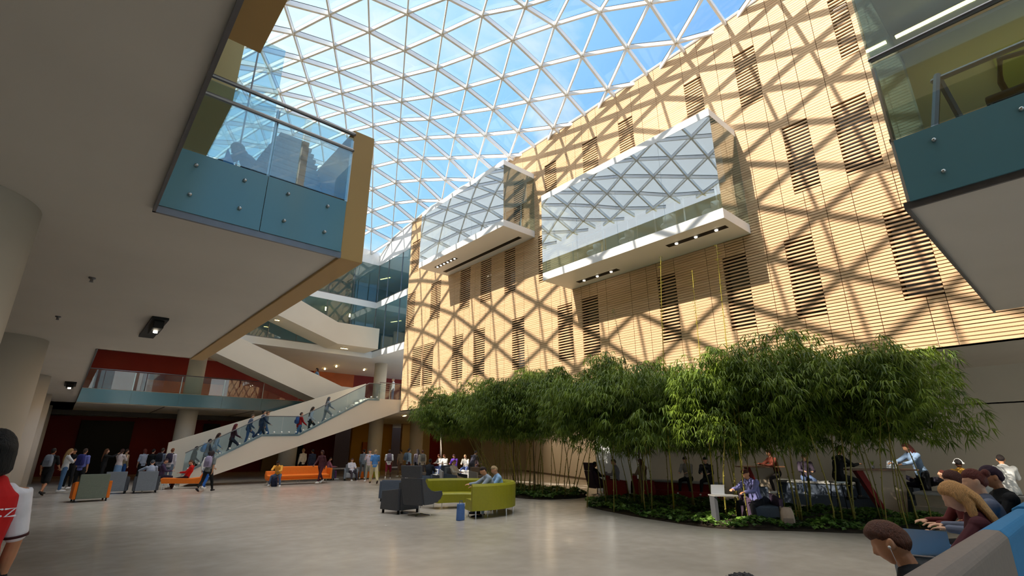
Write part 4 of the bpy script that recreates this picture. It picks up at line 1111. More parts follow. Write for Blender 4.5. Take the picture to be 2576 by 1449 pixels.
def add_hand(mb, wr, d, s, curl, nrm, k=1.0):
    d = d.normalized(); n = nrm-d*nrm.dot(d); n = n.normalized() if n.length > .1 else V(0, 0, -1)
    w = n.cross(d).normalized()   # across the palm
    pc = wr+d*.045
    mb.tube([wr-d*.02, wr+d*.02, wr+d*.06, wr+d*.085], [(.026, .022), (.034, .017), (.041, .015), (.038, .012)], 8, wide=tuple(w))
    for q, (off, L) in enumerate(((-.030, .066), (-.010, .077), (.010, .072), (.029, .056))):
        b = wr+d*.085+w*off; c1 = A(curl*.6); c2 = A(curl*1.5)
        m = b+(d*cos(c1)+n*sin(c1))*(L*.5); t = m+(d*cos(c2)+n*sin(c2))*(L*.5)
        mb.tube([b-d*.015, m, t], [.0088*k, .0082*k, .007*k], 6)
    for sg in (1,):
        b = wr+d*.03-w*.03*s*1.0; m = b+(d*.6-w*s*.7+n*.35).normalized()*.038; t = m+(d*.9-w*s*.2+n*.4).normalized()*.032
        mb.tube([b, m, t], [.012*k, .010*k, .0085*k], 6)
MCACHE = {}
def person_meshes(key, p, o, near):
    ck = (key, near, o.get('sleeve', 2), o.get('legs', 2), o.get('hair', 'short'), o.get('fem', 0), o.get('skirt', 0), o.get('hood', 0))
    if ck in MCACHE: return MCACHE[ck]
    J = skel(p); f = o.get('fem', 0); sw = .94 if f else 1.0
    vox = .0065 if near else .0165
    kf = 1.0 if near else 1.25
    u1, u2 = J['u1'], J['u2']; z0 = V(0, 0, J['z'])
    P = {k: (v+z0 if isinstance(v, Vector) and k not in ('u1', 'u2', 'Lhd', 'Rhd') else v) for k, v in J.items()}
    tor = [(P['pel']-u1*.07, .125, .10), (P['pel'], .16+.008*f, .112), (P['waist'], .135-.012*f, .098), (P['chest'], .158*sw, .112+.006*f), (P['neck']-u2*.07, .165*sw, .098), (P['neck']-u2*.01, .10, .07)]
    def torso(mb, g):
        mb.tube([q[0] for q in tor], [(q[1]+g, q[2]+g) for q in tor], 16)
    NL = {-1: 'L', 1: 'R'}
    b = MB(); torso(b, -.006)
    b.tube([P['neck']-u2*.05, P['neck'], P['headbase'], P['head']-(P['head']-P['headbase'])*.2], [.07, .054, .05, .052], 10)
    b.ring_loft(head_pts(P['head'], P['hrot'], 40 if near else 20, 30 if near else 14, 0))
    for s in (-1, 1):
        e = P['head']+P['hrot'] @ V(s*.080, -.006, -.004)
        b.ball(e, (.011, .021, .034), 8, 6)
        n = NL[s]
        b.tube([P[n+'sh']+V(-s*.05, 0, .0), P[n+'sh'], P[n+'sh'].lerp(P[n+'el'], .5), P[n+'el'], P[n+'el'].lerp(P[n+'wr'], .35), P[n+'wr']], [.052, .052, .045, .037, .037, .024], 10)
        hd = P[n+'hd']; nr = V(-s, 0, 0) if abs(hd.z) > .75 else V(0, 0, -1)
        add_hand(b, P[n+'wr'], hd, s, p.get('curl', 28), nr, kf)
        b.tube([P[n+'hip']+V(0, 0, .04), P[n+'hip'], P[n+'hip'].lerp(P[n+'knee'], .5), P[n+'knee'], P[n+'knee'].lerp(P[n+'ank'], .3), P[n+'ank']], [.085, .085, .068, .052, .052, .034], 10)
        b.tube([P[n+'ank']+(P[n+'toe']-P[n+'ank'])*-.12, P[n+'ank']+(P[n+'toe']-P[n+'ank'])*.4+V(0, 0, -.01), P[n+'toe']], [(.03, .032), (.036, .028), (.034, .018)], 8)
    R_ = {'body': remesh(b, vox, 'body')}
    # garments
    t = MB(); torso(t, .014)
    hem = P['pel']-u1*(.10 if not o.get('crop') else -.02)
    t.tube([hem, P['pel']], [(.165+.01*f, .125), (.175, .128)], 16, cap=False)
    sl = o.get('sleeve', 2)
    for s in (-1, 1):
        n = NL[s]
        if sl > 0:
            e = P[n+'sh'].lerp(P[n+'el'], min(1, sl)); pts = [P[n+'sh']+V(-s*.06, 0, -.005), P[n+'sh'], e]; rr = [.066, .068, .058 if sl >= 1 else .064]
            if sl > 1: pts.append(P[n+'el'].lerp(P[n+'wr'], (sl-1)*.96)); rr.append(.04)
            t.tube(pts, rr, 10)
            t.ball(P[n+'sh'], .077, 12, 8)
            if sl > 1: t.ball(P[n+'el'], .054, 10, 8)
    t.tube([P['neck']-u2*.05, P['neck']+u2*.012], [(.10, .085), (.066, .062)], 12)
    if o.get('hood'):
        t.tube([P['neck']+V(-.07, -.02, .01), P['neck']-V(0, .085, .02), P['neck']+V(.07, -.02, .01)], [.035, .045, .035], 8, wide=(0, 0, 1))
    R_['shirt'] = remesh(t, vox*1.05, 'shirt')
    t = MB(); lg = o.get('legs', 2)
    t.tube([P['pel']-u1*.08, P['pel'], P['pel']+u1*.07], [(.15, .118), (.176, .128), (.155, .116)], 16)
    if o.get('skirt'):
        m = (P['Lknee']+P['Rknee'])/2; q = (P['Lhip']+P['Rhip'])/2; a_ = (P['Lank']+P['Rank'])/2
        e = m if o['skirt'] < 2 else m.lerp(a_, .75)
        t.tube([P['pel'], q, q.lerp(e, .6), e], [(.165, .12), (.185, .14), (.19, .16), (.20, .17)], 16)
    else:
        for s in (-1, 1):
            n = NL[s]; e = P[n+'hip'].lerp(P[n+'knee'], min(1, lg)); wd = o.get('wide', 0)
            pts = [P[n+'hip']+V(0, 0, .04), P[n+'hip'], P[n+'hip'].lerp(P[n+'knee'], min(1, lg)*.5), e]; rr = [.1, .1, .084+wd, (.068 if lg >= 1 else .082)+wd]
            if lg > 1:
                pts += [P[n+'knee'].lerp(P[n+'ank'], .4*(lg-1)), P[n+'knee'].lerp(P[n+'ank'], .93*(lg-1))]; rr += [.062+wd, .046+wd]
            t.tube(pts, rr, 10)
    R_['trousers'] = remesh(t, vox*1.05, 'trousers')
    for s in (-1, 1):
        n = NL[s]; a, e = P[n+'ank'], P[n+'toe']; h = e-a; h.z = 0
        sh = MB(); c = a+V(0, 0, -.035)
        sh.tube([c-h*.35+V(0, 0, .01), c+h*.1+V(0, 0, .005), c+h*.7+V(0, 0, (e.z-a.z+.045)*.6), V(e.x, e.y, e.z+.005)+h*.15], [(.036, .05), (.042, .048), (.046, .036), (.036, .026)], 10)
        R_['shoe'+n] = sh.mesh('shoe', None, True)
    # hair
    hk = o.get('hair', 'short')
    if hk != 'none':
        h = MB(); th = {'short': .013, 'bob': .024, 'long': .02, 'curly': .034, 'bun': .016, 'cap': .02, 'hijab': .03, 'tall': .011}[hk]
        rn = random.Random(4)
        def mask(d, q):
            full = hk in ('bob', 'long', 'hijab')
            tab = [(-1, -.62), (-.35, -.6), (.0, -.55 if full else .0), (.2, -.45 if full else .16), (.36, .28), (.62, .44), (1, .52)] if full else [(-1, -.62), (-.6, -.55), (-.35, -.34), (-.16, .1), (.15, .22), (.4, .36), (1, .46)]
            if hk == 'curly': tab = [(u, w-.06) for u, w in tab]
            for (u0, w0), (u1_, w1) in zip(tab, tab[1:]):
                if u0 <= d.y <= u1_: line = w0+(w1-w0)*(d.y-u0)/(u1_-u0)
            e = d.z-line
            if e < 0: return -.018
            extra = .0025*sin(d.x*40+d.z*9)
            if hk == 'curly': extra = .012*sin(d.x*19+d.z*13)*cos(d.y*17+d.z*11)
            if hk == 'tall' and d.z > .3: extra = .022*max(0, d.y+.3)
            return th*min(1, .08+e*3)+extra*min(1, e*5)
        h.ring_loft(head_pts(P['head'], P['hrot'], 36 if near else 22, 26 if near else 16, 0, mask=mask))
        Hm = P['hrot']
        if hk == 'bun': h.ball(P['head']+Hm @ V(0, -.115, .06), .042, 10, 8)
        if hk == 'cap': h.tube([P['head']+Hm @ V(0, .07, .055), P['head']+Hm @ V(0, .15, .04)], [(.06, .012), (.05, .008)], 10)
        if hk in ('long', 'hijab'):
            Lh = o.get('hl', .3)
            c0 = P['head']+Hm @ V(0, -.06, .03); bk = V(0, -1, 0)
            c1 = P['head']+Hm @ V(0, -.085, -.07); c2 = P['neck']+V(0, -.105, -.02); c3 = c2-u2*Lh*.5+V(0, -.015, 0); c4 = c2-u2*Lh+V(0, -.005, 0)
            h.tube([c0, c1, c2, c3, c4], [(.075, .05), (.085, .045), (.095, .035), (.085, .03), (.05, .02)], 12)
            for s in (-1, 1): h.tube([P['head']+Hm @ V(s*.07, -.03, .02), P['head']+Hm @ V(s*.078, -.02, -.08), P['neck']+V(s*.085, .0, -.04)], [(.016, .04), (.018, .04), (.02, .03)], 8)
        if hk == 'bob':
            h.tube([P['head']+Hm @ V(0, -.06, 0), P['head']+Hm @ V(0, -.07, -.1)], [(.08, .05), (.075, .04)], 12)
        R_['hair'] = remesh(h, vox*.9, 'hair')
    R_['P'] = P
    MCACHE[ck] = R_; return R_
SKIN = {'l': (222, 172, 142), 'm': (186, 128, 92), 'd': (104, 66, 46), 't': (204, 148, 112)}
def cloth(c): return mat('cloth_%d_%d_%d' % c, c, .85, noise=.1, scale=9)
def skinm(k): return mat('skin_'+k, SKIN[k], .5, noise=.04, scale=14)
def hairm(c): return mat('hair_%d_%d_%d' % c, c, .55, noise=.3, scale=26, stretch=(7, 7, .8), bump=.9)
POSE = {
 'stand': dict(Lhip=2, Rhip=-2, Lsh=4, Rsh=-2, Lel=14, Rel=20, head=6),
 'phone': dict(Lhip=3, Rhip=-3, Lsh=35, Rsh=40, Lel=95, Rel=100, Lin=20, Rin=20, Lsab=6, Rsab=6, head=22),
 'photo': dict(Lhip=3, Rhip=-3, Lsh=80, Rsh=82, Lel=45, Rel=45, Lin=25, Rin=25, head=0),
 'walk': dict(Lhip=26, Lknee=10, Rhip=-20, Rknee=22, Lsh=-20, Rsh=24, Lel=20, Rel=30, lean=3, Rfoot=35),
 'walk2': dict(Rhip=24, Rknee=8, Lhip=-18, Lknee=26, Rsh=-18, Lsh=22, Lel=40, Rel=20, lean=3, Lfoot=35, head=12),
 'climb': dict(Lhip=58, Lknee=66, Rhip=-4, Rknee=10, Lsh=20, Rsh=-15, Lel=30, Rel=35, lean=10, head=10),
 'climb2': dict(Rhip=50, Rknee=60, Lhip=-6, Lknee=14, Rsh=18, Lsh=-12, Lel=25, Rel=45, lean=8, head=4),
 'sit': dict(seat=.44, Lhip=86, Rhip=88, Lknee=84, Rknee=88, Lsh=30, Rsh=32, Lel=62, Rel=60, Lin=18, Rin=18, lean=-4, hunch=12, head=24, Labd=8, Rabd=8),
 'sitback': dict(seat=.40, Lhip=80, Rhip=84, Lknee=70, Rknee=60, Lsh=40, Rsh=42, Lel=48, Rel=44, Lin=22, Rin=22, lean=-22, hunch=14, head=34, Labd=8, Rabd=6),
 'sitlean': dict(seat=.42, Lhip=84, Rhip=88, Lknee=82, Rknee=96, Lsh=48, Rsh=58, Lel=38, Rel=30, Lin=12, Rin=16, lean=24, hunch=16, head=34, Labd=12, Rabd=14),
 'sithigh': dict(seat=.86, Lhip=70, Rhip=78, Lknee=78, Rknee=84, Lsh=44, Rsh=52, Lel=52, Rel=46, Lin=16, Rin=20, lean=12, hunch=12, head=10, Labd=8, Rabd=8),
 'sitledge': dict(seat=.6, Lhip=84, Rhip=86, Lknee=80, Rknee=84, Lsh=30, Rsh=36, Lel=60, Rel=52, Lin=18, Rin=18, lean=6, hunch=14, head=26, Labd=9, Rabd=9),
 'desk': dict(Lhip=4, Rhip=-4, Lsh=52, Rsh=58, Lel=28, Rel=24, Lin=10, Rin=14, lean=16, hunch=6, head=26, Rknee=4),
 'slouch': dict(seat=.44, Lhip=128, Rhip=138, Lknee=128, Rknee=124, Lsh=42, Rsh=30, Lel=30, Rel=34, Lin=-28, Rin=24, lean=-14, hunch=24, head=40, Labd=10, Rabd=4, Lsab=26),
 'lie': dict(seat=.66, Lhip=92, Rhip=120, Lknee=6, Rknee=90, Lsh=80, Rsh=60, Lel=30, Rel=50, lean=-80, hunch=6, head=10),
 'dangle': dict(Lhip=3, Rhip=-3, Lsh=-3, Rsh=2, Lel=10, Rel=8, Rsab=11, Lsab=10, Rin=2, head=4, curl=50),
 'bend': dict(Lhip=6, Rhip=-2, Lsh=30, Rsh=35, Lel=20, Rel=25, lean=30, hunch=10, head=24),
}
PN = {}
def person(x, y, z, rz, pose, label, skin='l', top=(200, 200, 200), bot=(40, 44, 60), shoe=(230, 230, 228), hair=(50, 36, 28), near=False, sc=1.0, grp=None, **o):
    p = dict(POSE[pose]); p.update(o.pop('pose', {}))
    key = pose+str(sorted(p.items()))
    M = person_meshes(key, p, o, near)
    r = empty('person', (x, y, z), A(rz), label, 'person', grp); r.scale = (sc,)*3
    def put(name, me, m):
        c = link(name, me, r)
        if not me.materials: me.materials.append(None)
        c.material_slots[0].link = 'OBJECT'; c.material_slots[0].material = m
        return c
    put('body', M['body'], skinm(skin)); put('shirt', M['shirt'], cloth(top))
    put('skirt' if o.get('skirt') else 'trousers', M['trousers'], cloth(bot))
    put('shoe', M['shoeL'], cloth(shoe)); put('shoe', M['shoeR'], cloth(shoe))
    if 'hair' in M: put({'cap': 'cap', 'hijab': 'headscarf'}.get(o.get('hair'), 'hair'), M['hair'], hairm(hair) if o.get('hair') not in ('cap', 'hijab') else cloth(hair))
    bpk = o.get('pack')
    if bpk: backpack(r, M['P'], *bpk)
    return r, M['P']
def kw(h, **k): k['hair'] = h; return k
def backpack_mesh():
    m = MB(); rings = []
    for z, w, d in ((-.23, .11, .06), (-.21, .145, .085), (-.05, .15, .095), (.12, .14, .085), (.2, .11, .06), (.23, .06, .03)):
        rings.append([(w*(abs(cos(a))**.6)*(1 if cos(a) > 0 else -1), -.09+d*(abs(sin(a))**.6)*(1 if sin(a) > 0 else -1), z) for a in [2*pi*k/16 for k in range(16)]])
    m.ring_loft(rings)
    return m.mesh('bag', M_GREYD, True)
BP = backpack_mesh(); BP.materials.clear(); BP.materials.append(None)
def pk_mesh():
    m = MB(); m.box(-.1, .1, -.215, -.16, -.18, .0); me = m.mesh('pocket', None); return me
BPK = pk_mesh(); BPK.materials.append(None)
def strap_mesh():
    m = MB()
    m.tube([(0, -.03, .17), (0, .02, .23), (0, .1, .2), (0, .14, .06), (0, .1, -.1), (0, -.04, -.18)], [(.025, .008)]*6, 6, cap=False); me = m.mesh('strap', None); return me
STR = strap_mesh(); STR.materials.append(None)
def setm(c, m): c.material_slots[0].link = 'OBJECT'; c.material_slots[0].material = m
def backpack(rp, P, label, col, floor=None):
    """worn backpack; rp = wearer, P = joints"""
    if floor is not None:
        r = empty('backpack', floor[:3], A(floor[3]), label, 'backpack')
        off = V(0, 0, .235); tilt = 0
    else:
        M4 = Matrix.Translation(rp.location) @ Matrix.Rotation(rp.rotation_euler.z, 4, 'Z') @ Matrix.Scale(rp.scale.x, 4)
        c = M4 @ (P['chest']+V(0, -.10, .0)+(P['neck']-P['chest'])*.15)
        r = empty('backpack', c, rp.rotation_euler.z, label, 'backpack'); u = (P['neck']-P['pel']).normalized()
        r.rotation_euler = (-math.asin(max(-.7, min(.7, u.y))), 0, rp.rotation_euler.z); off = V(0, 0, 0)
    b = link('bag', BP, r); b.location = off; setm(b, cloth(col)); c = link('pocket', BPK, r); c.location = off; setm(c, cloth(tuple(int(q*.8) for q in col)))
    for s in (-1, 1):
        t = link('strap', STR, r); t.location = V(s*.1, .0, 0)+off; setm(t, cloth(tuple(int(q*.7) for q in col)))
    return r
W_ = (232, 232, 230); NAVY = (30, 34, 52); BLK = (18, 18, 20); JEAN = (86, 124, 168)
def P_(*a, **k): return person(*a, **k)
def withhair(style, col, **k):
    k['hair'] = col; k['_h'] = style; return k
_person = person
def person(*a, hs='short', **k):
    # hs = hair style, hair = hair colour
    col = k.pop('hair', (50, 36, 28))
    return _person2(*a, hs=hs, haircol=col, **k)
def _person2(x, y, z, rz, pose, label, hs='short', haircol=(50, 36, 28), skin='l', top=(200, 200, 200), bot=(40, 44, 60), shoe=(230, 230, 228), near=False, sc=1.0, grp=None, pack=None, pose_=None, **o):
    p = dict(POSE[pose]); p.update(pose_ or {})
    o['hair'] = hs
    M = person_meshes(pose+str(sorted(p.items())), p, o, near)
    r = empty('person', (x, y, z), A(rz), label, 'person', grp); r.scale = (sc,)*3
    def put(name, me, m):
        c = link(name, me, r)
        if not me.materials: me.materials.append(None)
        c.material_slots[0].link = 'OBJECT'; c.material_slots[0].material = m
        return c
    put('body', M['body'], skinm(skin)); put('shirt', M['shirt'], cloth(top))
    put('skirt' if o.get('skirt') else 'trousers', M['trousers'], cloth(bot))
    put('shoe', M['shoeL'], cloth(shoe)); put('shoe', M['shoeR'], cloth(shoe))
    if 'hair' in M: put({'cap': 'cap', 'hijab': 'headscarf'}.get(hs, 'hair'), M['hair'], hairm(haircol) if hs not in ('cap', 'hijab') else cloth(haircol))
    if pack: backpack(r, M['P'], *pack)
    return r, M['P']

# ---- crowd at the left, by the dark red wall
person(-.07, 27.98, 0, -25, 'walk', 'person in black T-shirt and black shorts walking away by the left columns', top=BLK, bot=BLK, shoe=(40, 36, 34), skin='m', hair=(30, 22, 18), sleeve=.9, legs=.95, wide=.02, sc=1.02, pack=('pale grey sling bag on the back of the person in black shorts', (130, 138, 150)))
person(.45, 30.0, 0, -80, 'phone', 'fair haired person in white top and jeans in the left crowd', top=W_, bot=JEAN, hs='long', hair=(176, 138, 84), fem=1, sleeve=1)
person(.98, 29.5, 0, -30, 'stand', 'person in blue patterned shirt with a navy backpack in the left crowd', top=(110, 118, 190), bot=BLK, skin='t', hair=(60, 40, 30), sleeve=.9, pack=('navy patterned backpack worn in the left crowd', (40, 44, 110)))
person(.7, 32.3, 0, 150, 'phone', 'dark dressed person facing the camera between the fair haired one and the blue shirt', top=BLK, bot=BLK, skin='m', hair=(26, 20, 18))
person(2.0, 34.2, 0, -90, 'photo', 'long haired person in black raising a phone in front of the red wall', top=BLK, bot=BLK, skin='l', hs='long', hair=(110, 66, 38), fem=1, shoe=BLK)
person(2.63, 34.3, 0, -40, 'phone', 'person in pink white blouse and long pale blue skirt', top=(222, 206, 204), bot=(120, 152, 190), hs='bob', hair=(70, 40, 34), fem=1, sleeve=1, skirt=2)
person(2.95, 35.6, 0, -60, 'stand', 'person in tan jacket partly behind the long blue skirt', top=(160, 140, 108), bot=(40, 80, 140), hs='short')
person(3.8, 35.8, 0, 20, 'stand', 'person in pale grey shirt with auburn hair by the red wall', top=(178, 184, 200), bot=BLK, hs='bob', hair=(110, 40, 30), sleeve=1)
person(4.05, 34.6, 0, -40, 'stand', 'person all in black between the pale grey shirt and the hooded top', top=BLK, bot=BLK, shoe=BLK, hair=BLK)
person(4.38, 33.9, 0, -35, 'stand', 'person in grey hoodie with a black backpack by the stair foot', top=(138, 148, 172), bot=(60, 66, 80), hair=(60, 44, 34), hood=1, sc=1.03, pack=('black backpack worn over the grey hoodie by the stair foot', (34, 36, 48)))
person(4.55, 31.9, 0, -35, 'stand', 'person in white hoodie with a dark backpack near the stair foot', top=(224, 216, 222), bot=(110, 122, 140), hair=(130, 70, 36), hood=1, sc=1.02, pack=('dark plum backpack on the white hoodie', (52, 44, 66)))
person(5.45, 35.6, 0, -60, 'stand', 'slim person in black with a ponytail at the foot of the stairs', top=(26, 28, 32), bot=BLK, hair=BLK, hs='bun', fem=1)
person(5.18, 26.0, 0, -38, 'walk2', 'person in grey T-shirt and black trousers walking away past the stairs', top=(120, 124, 122), bot=BLK, shoe=(40, 36, 40), skin='t', hs='long', hair=(40, 22, 30), fem=1, sleeve=.8, sc=.97, hl=.2, pack=('lilac rucksack carried by the person walking past the stairs', (160, 150, 178)))
person(5.35, 27.2, 0, -38, 'walk', 'person in white top and blue trousers just ahead of the lilac rucksack', top=W_, bot=(30, 90, 170), skin='l', hs='short', sc=.96)
person(3.35, 28.25, 0, -12, 'sit', 'person in pale grey jumper seated in a grey chair, back to the camera', top=(158, 166, 184), bot=BLK, hair=(70, 74, 80), pose_=dict(Lsab=60, lean=8))
person(5.0, 29.6, 0, 75, 'sitback', 'person in red hoodie reclining on the orange chaise', top=(196, 24, 18), bot=(60, 20, 26), hair=(96, 62, 40), hood=1)
person(4.15, 30.9, 0, -100, 'sit', 'person in dark purple seated facing the red hoodie', top=(70, 52, 82), bot=(50, 40, 60), hair=(60, 40, 50))
# ---- people on the stairs
def sz(X):
    return 0 if X < 5.3 else (lerp(0, 2.2, (X-5.3)/3.1) if X < 8.4 else (2.2 if X < 10.9 else min(5, lerp(2.2, 5, (X-10.9)/4.1))))
CL = 'people climbing the lower white stairs'
for X, Y, pz, lb, kk in (
  (5.5, 31.9, 'climb', 'lowest person on the stairs, slim, dark haired, in black', dict(top=(30, 26, 34), bot=BLK, hs='long', fem=1, hair=(34, 22, 24))),
  (6.05, 31.7, 'climb2', 'person with a bright blue backpack leaning up the stairs', dict(top=(60, 66, 80), bot=(70, 90, 120), hair=BLK, pack=('bright sky blue backpack on the stairs', (30, 130, 190)))),
  (6.5, 32.2, 'climb', 'brown haired person in a denim jacket beside the blue backpack on the stairs', dict(top=(150, 170, 190), bot=(110, 130, 150), hs='long', fem=1, hair=(60, 34, 26))),
  (7.2, 31.8, 'climb2', 'person in maroon headscarf and top on the stairs', dict(top=(92, 46, 60), bot=(60, 60, 74), hs='hijab', hair=(96, 34, 40), fem=1)),
  (8.0, 32.0, 'climb', 'person in slate grey nearing the half landing', dict(top=(84, 96, 120), bot=(80, 104, 140), hair=(80, 64, 50))),
  (8.6, 31.7, 'walk', 'person in dark blue striding onto the half landing', dict(top=(66, 76, 100), bot=(50, 60, 84), hs='bun', hair=BLK)),
  (8.95, 32.3, 'walk2', 'person with bare neck and grey top on the half landing', dict(top=(130, 130, 134), bot=(84, 120, 160), hair=(110, 78, 54), hood=1)),
  (10.75, 31.8, 'walk', 'person in red jacket with a blue backpack leaving the half landing', dict(top=(214, 24, 34), bot=(84, 120, 160), hair=(60, 40, 34), pack=('blue backpack on the red jacket', (84, 110, 170)))),
  (11.35, 31.9, 'climb', 'person in white jacket and black trousers on the upper stairs', dict(top=(222, 222, 222), bot=(40, 40, 44), hs='long', fem=1)),
  (12.35, 32.0, 'climb2', 'topmost person on the lower stairs, in pale grey', dict(top=(150, 156, 162), bot=(160, 162, 164), hs='long', fem=1, hair=(90, 88, 90)))):
    person(X, Y, sz(X)+(.05 if pz.startswith('climb') else 0), -90, pz, lb, grp=None, sc=.98, **kk)
person(12.6, 35.1, 5.42, 90, 'walk', 'person in pale blue jeans jacket behind the parapet of the middle stair flight', top=(120, 150, 180), bot=(90, 110, 140), skin='m', hs='bob')
person(17.7, 33.6, 5.0, 60, 'stand', 'person in white shirt on the level two landing near the timber wall', top=W_, bot=(90, 90, 110), hair=(150, 130, 110))
# ---- middle distance
person(8.95, 28.75, 0, 150, 'sitlean', 'person in yellow jumper and jeans seated at the left end of the orange sofa', top=(236, 168, 66), bot=(92, 108, 140), skin='d', hair=(26, 20, 20))
backpack(None, None, 'dark blue backpack on the floor at the feet of the yellow jumper', (36, 42, 66), (8.62, 28.15, 0, 150))
person(11.6, 33.0, 0, 20, 'stand', 'person in cream shirt with a dark crossbody strap standing behind the orange sofa', top=(232, 222, 200), bot=BLK, skin='t', hair=(190, 150, 100), sc=1.02)
person(12.4, 33.6, 0, 10, 'stand', 'person in slate blue shirt behind the orange sofa', top=(66, 76, 104), bot=(80, 80, 120), skin='m', hair=(30, 22, 30))
person(11.1, 28.6, 0, 120, 'walk', 'person in dark maroon clothes walking in front of the orange sofa', top=(76, 36, 44), bot=(70, 26, 40), shoe=W_, skin='d', hair=(60, 30, 34), hs='bob', sc=.98)
person(14.0, 31.1, 0, 175, 'sitback', 'person in white shirt slumped in the pale grey chair', top=(228, 226, 236), bot=(60, 50, 60), hair=(90, 60, 60))
person(13.0, 32.3, 0, -95, 'sit', 'person in pink plaid shirt seated in the tall grey chair', top=(190, 120, 140), bot=(120, 70, 120), hair=(50, 30, 30))
person(13.9, 28.6, 0, 140, 'phone', 'blurred person in speckled white shirt and pale grey trousers', top=(214, 200, 210), bot=(168, 168, 152), hair=(70, 60, 66), wide=.02)
person(13.06, 26.2, 0, -20, 'walk', 'fair haired person in bright blue T-shirt and cream trousers walking', top=(84, 138, 200), bot=(208, 192, 150), shoe=(60, 44, 38), hair=(176, 144, 104), sleeve=.8, wide=.02)
person(14.9, 31.5, 0, -20, 'stand', 'dark haired person behind the bright blue T-shirt', top=(120, 130, 140), bot=(100, 104, 104), hair=BLK)
person(15.79, 29.8, 0, -28, 'walk2', 'person in white shirt and wine red shorts with a grey backpack', top=(240, 240, 244), bot=(120, 16, 40), skin='d', hair=(50, 30, 24), sleeve=1, legs=1.2, sc=1.02, pack=('grey backpack of the person in wine red shorts', (120, 108, 124)))
person(18.0, 32.3, 0, 0, 'stand', 'person in tan shirt behind the large slate backpack', top=(150, 128, 100), bot=(120, 90, 70), skin='t', hair=(50, 30, 26), sleeve=1)
person(16.7, 29.0, 0, -85, 'stand', 'person in pale blue hoodie with a big slate backpack', top=(150, 170, 188), bot=(60, 16, 22), skin='t', hair=(44, 32, 34), hood=1, sc=1.03, pack=('big slate backpack on the pale blue hoodie', (84, 100, 118)))
person(17.7, 29.6, 0, 0, 'stand', 'slim person in grey with long hair beside the white column', top=(130, 124, 140), bot=BLK, hs='long', hair=(60, 50, 54), fem=1)
person(17.2, 28.2, 0, -20, 'stand', 'person in beige sweatshirt with a grey backpack beside the white column', top=(196, 184, 168), bot=(70, 66, 70), skin='m', hair=(70, 34, 26), sc=.98, pack=('small grey backpack on the beige sweatshirt', (120, 116, 110)))
# ---- sunny strip
ledge('pale bench in the sunlight beyond the lime sofa', 19.5, 20.3, 25.6, 30.9, .56, M_GREYL, M_WHITE)
for k, (y, c, lb, hc, hh, sk) in enumerate(((30.3, W_, 'sunlit person in white leaning over at the far end of the pale bench', (120, 60, 50), 'bob', 't'), (29.7, (250, 246, 240), 'sunlit person in white T-shirt seen from behind on the pale bench', (110, 60, 50), 'short', 't'),
     (28.6, (112, 72, 196), 'person in violet hoodie on the pale bench', (80, 50, 60), 'bob', 't'), (27.4, W_, 'sunlit person in white with fair hair on the pale bench', (230, 190, 150), 'short', 'l'), (26.4, (90, 74, 84), 'dark haired person in a dark top at the near end of the pale bench', BLK, 'bob', 't'))):
    person(19.95, y, 0, 100+k*9, 'sitledge', lb, top=c, bot=(90, 110, 170) if k != 2 else (70, 90, 170), hair=hc, hs=hh, skin=sk)
person(17.9, 24.0, 0, -70, 'bend', 'dark blue clad person bending forward behind the curved sofa', top=(64, 66, 84), bot=(80, 84, 100), hair=(60, 54, 84), sc=1.02)
person(14.9, 21.3, 0, 200, 'sitback', 'pale dressed person in the club chair behind the lime sofa', top=(236, 226, 214), bot=(190, 170, 150), hair=(180, 130, 100))
person(13.6, 21.6, 0, -60, 'sit', 'person in black T-shirt seated with the back turned behind the wing chair', top=(44, 46, 54), bot=(40, 50, 110), skin='d', hair=BLK, sleeve=.8)
club_chair(13.5, 21.5, A(-60), 'charcoal low chair under the person in black T-shirt', M_BLUEG, M_BLUEG, h=.6)
# ---- lime sofa
person(9.95, 12.05, 0, 65, 'sitback', 'person in light blue shirt and pale jeans with bare ankles on the lime sofa', top=(150, 186, 224), bot=(168, 188, 202), skin='t', hair=(190, 160, 120), shoe=(120, 80, 60), pose_=dict(lean=-6, hunch=22))
person(9.55, 11.85, 0, 70, 'sitlean', 'dark haired person in pale grey shirt bending over a book on the lime sofa', top=(150, 162, 178), bot=BLK, skin='t', hair=(46, 28, 22), shoe=BLK, pose_=dict(lean=12))
r = empty('tote_bag', (8.25, 11.5, 0), A(20), 'blue upright shopping bag on the floor at the near end of the lime sofa', 'bag')
m = MB(); m.prism([(-.12, 0), (.12, 0), (.1, .4), (-.1, .4)], 'y', -.06, .06); m.build('bag', cloth((78, 112, 168)), r, bevel=.02)
MB().tube([(-.06, 0, .4), (-.05, 0, .47), (.05, 0, .47), (.06, 0, .4)], .008, 6).build('handle', cloth((60, 90, 140)), r)
# ---- under the bamboo
person(17.0, 14.2, 0, -110, 'sitback', 'silhouetted person reclining with a laptop in the dark wing chair', top=(40, 30, 32), bot=(40, 26, 30), skin='d', hair=BLK)
laptop(17.5, 14.0, .66, A(60), 'small laptop on the knees of the silhouetted person', 1.5, M_SCREEN)
person(16.6, 12.9, 0, -150+180, 'sit', 'person in grey sweatshirt seated with back to the camera, left of the pair', top=(140, 140, 152), bot=(90, 40, 40), hair=(110, 96, 80), pose_=dict(seat=.5))
person(17.35, 12.2, 0, -10, 'sit', 'person with long chestnut hair seated with back to the camera, right of the pair', top=(150, 130, 112), bot=(60, 20, 20), hs='long', hair=(92, 48, 28), fem=1, pose_=dict(seat=.5))
person(18.6, 11.0, 0, 100, 'sitledge', 'person in striped grey shirt seated on the dark red bench behind the culms', top=(150, 140, 132), bot=BLK, hs='bun', hair=(50, 30, 30))
person(18.6, 10.2, 0, 110, 'sitledge', 'person in black on the dark red bench behind the culms', top=(30, 28, 32), bot=BLK, hair=BLK)
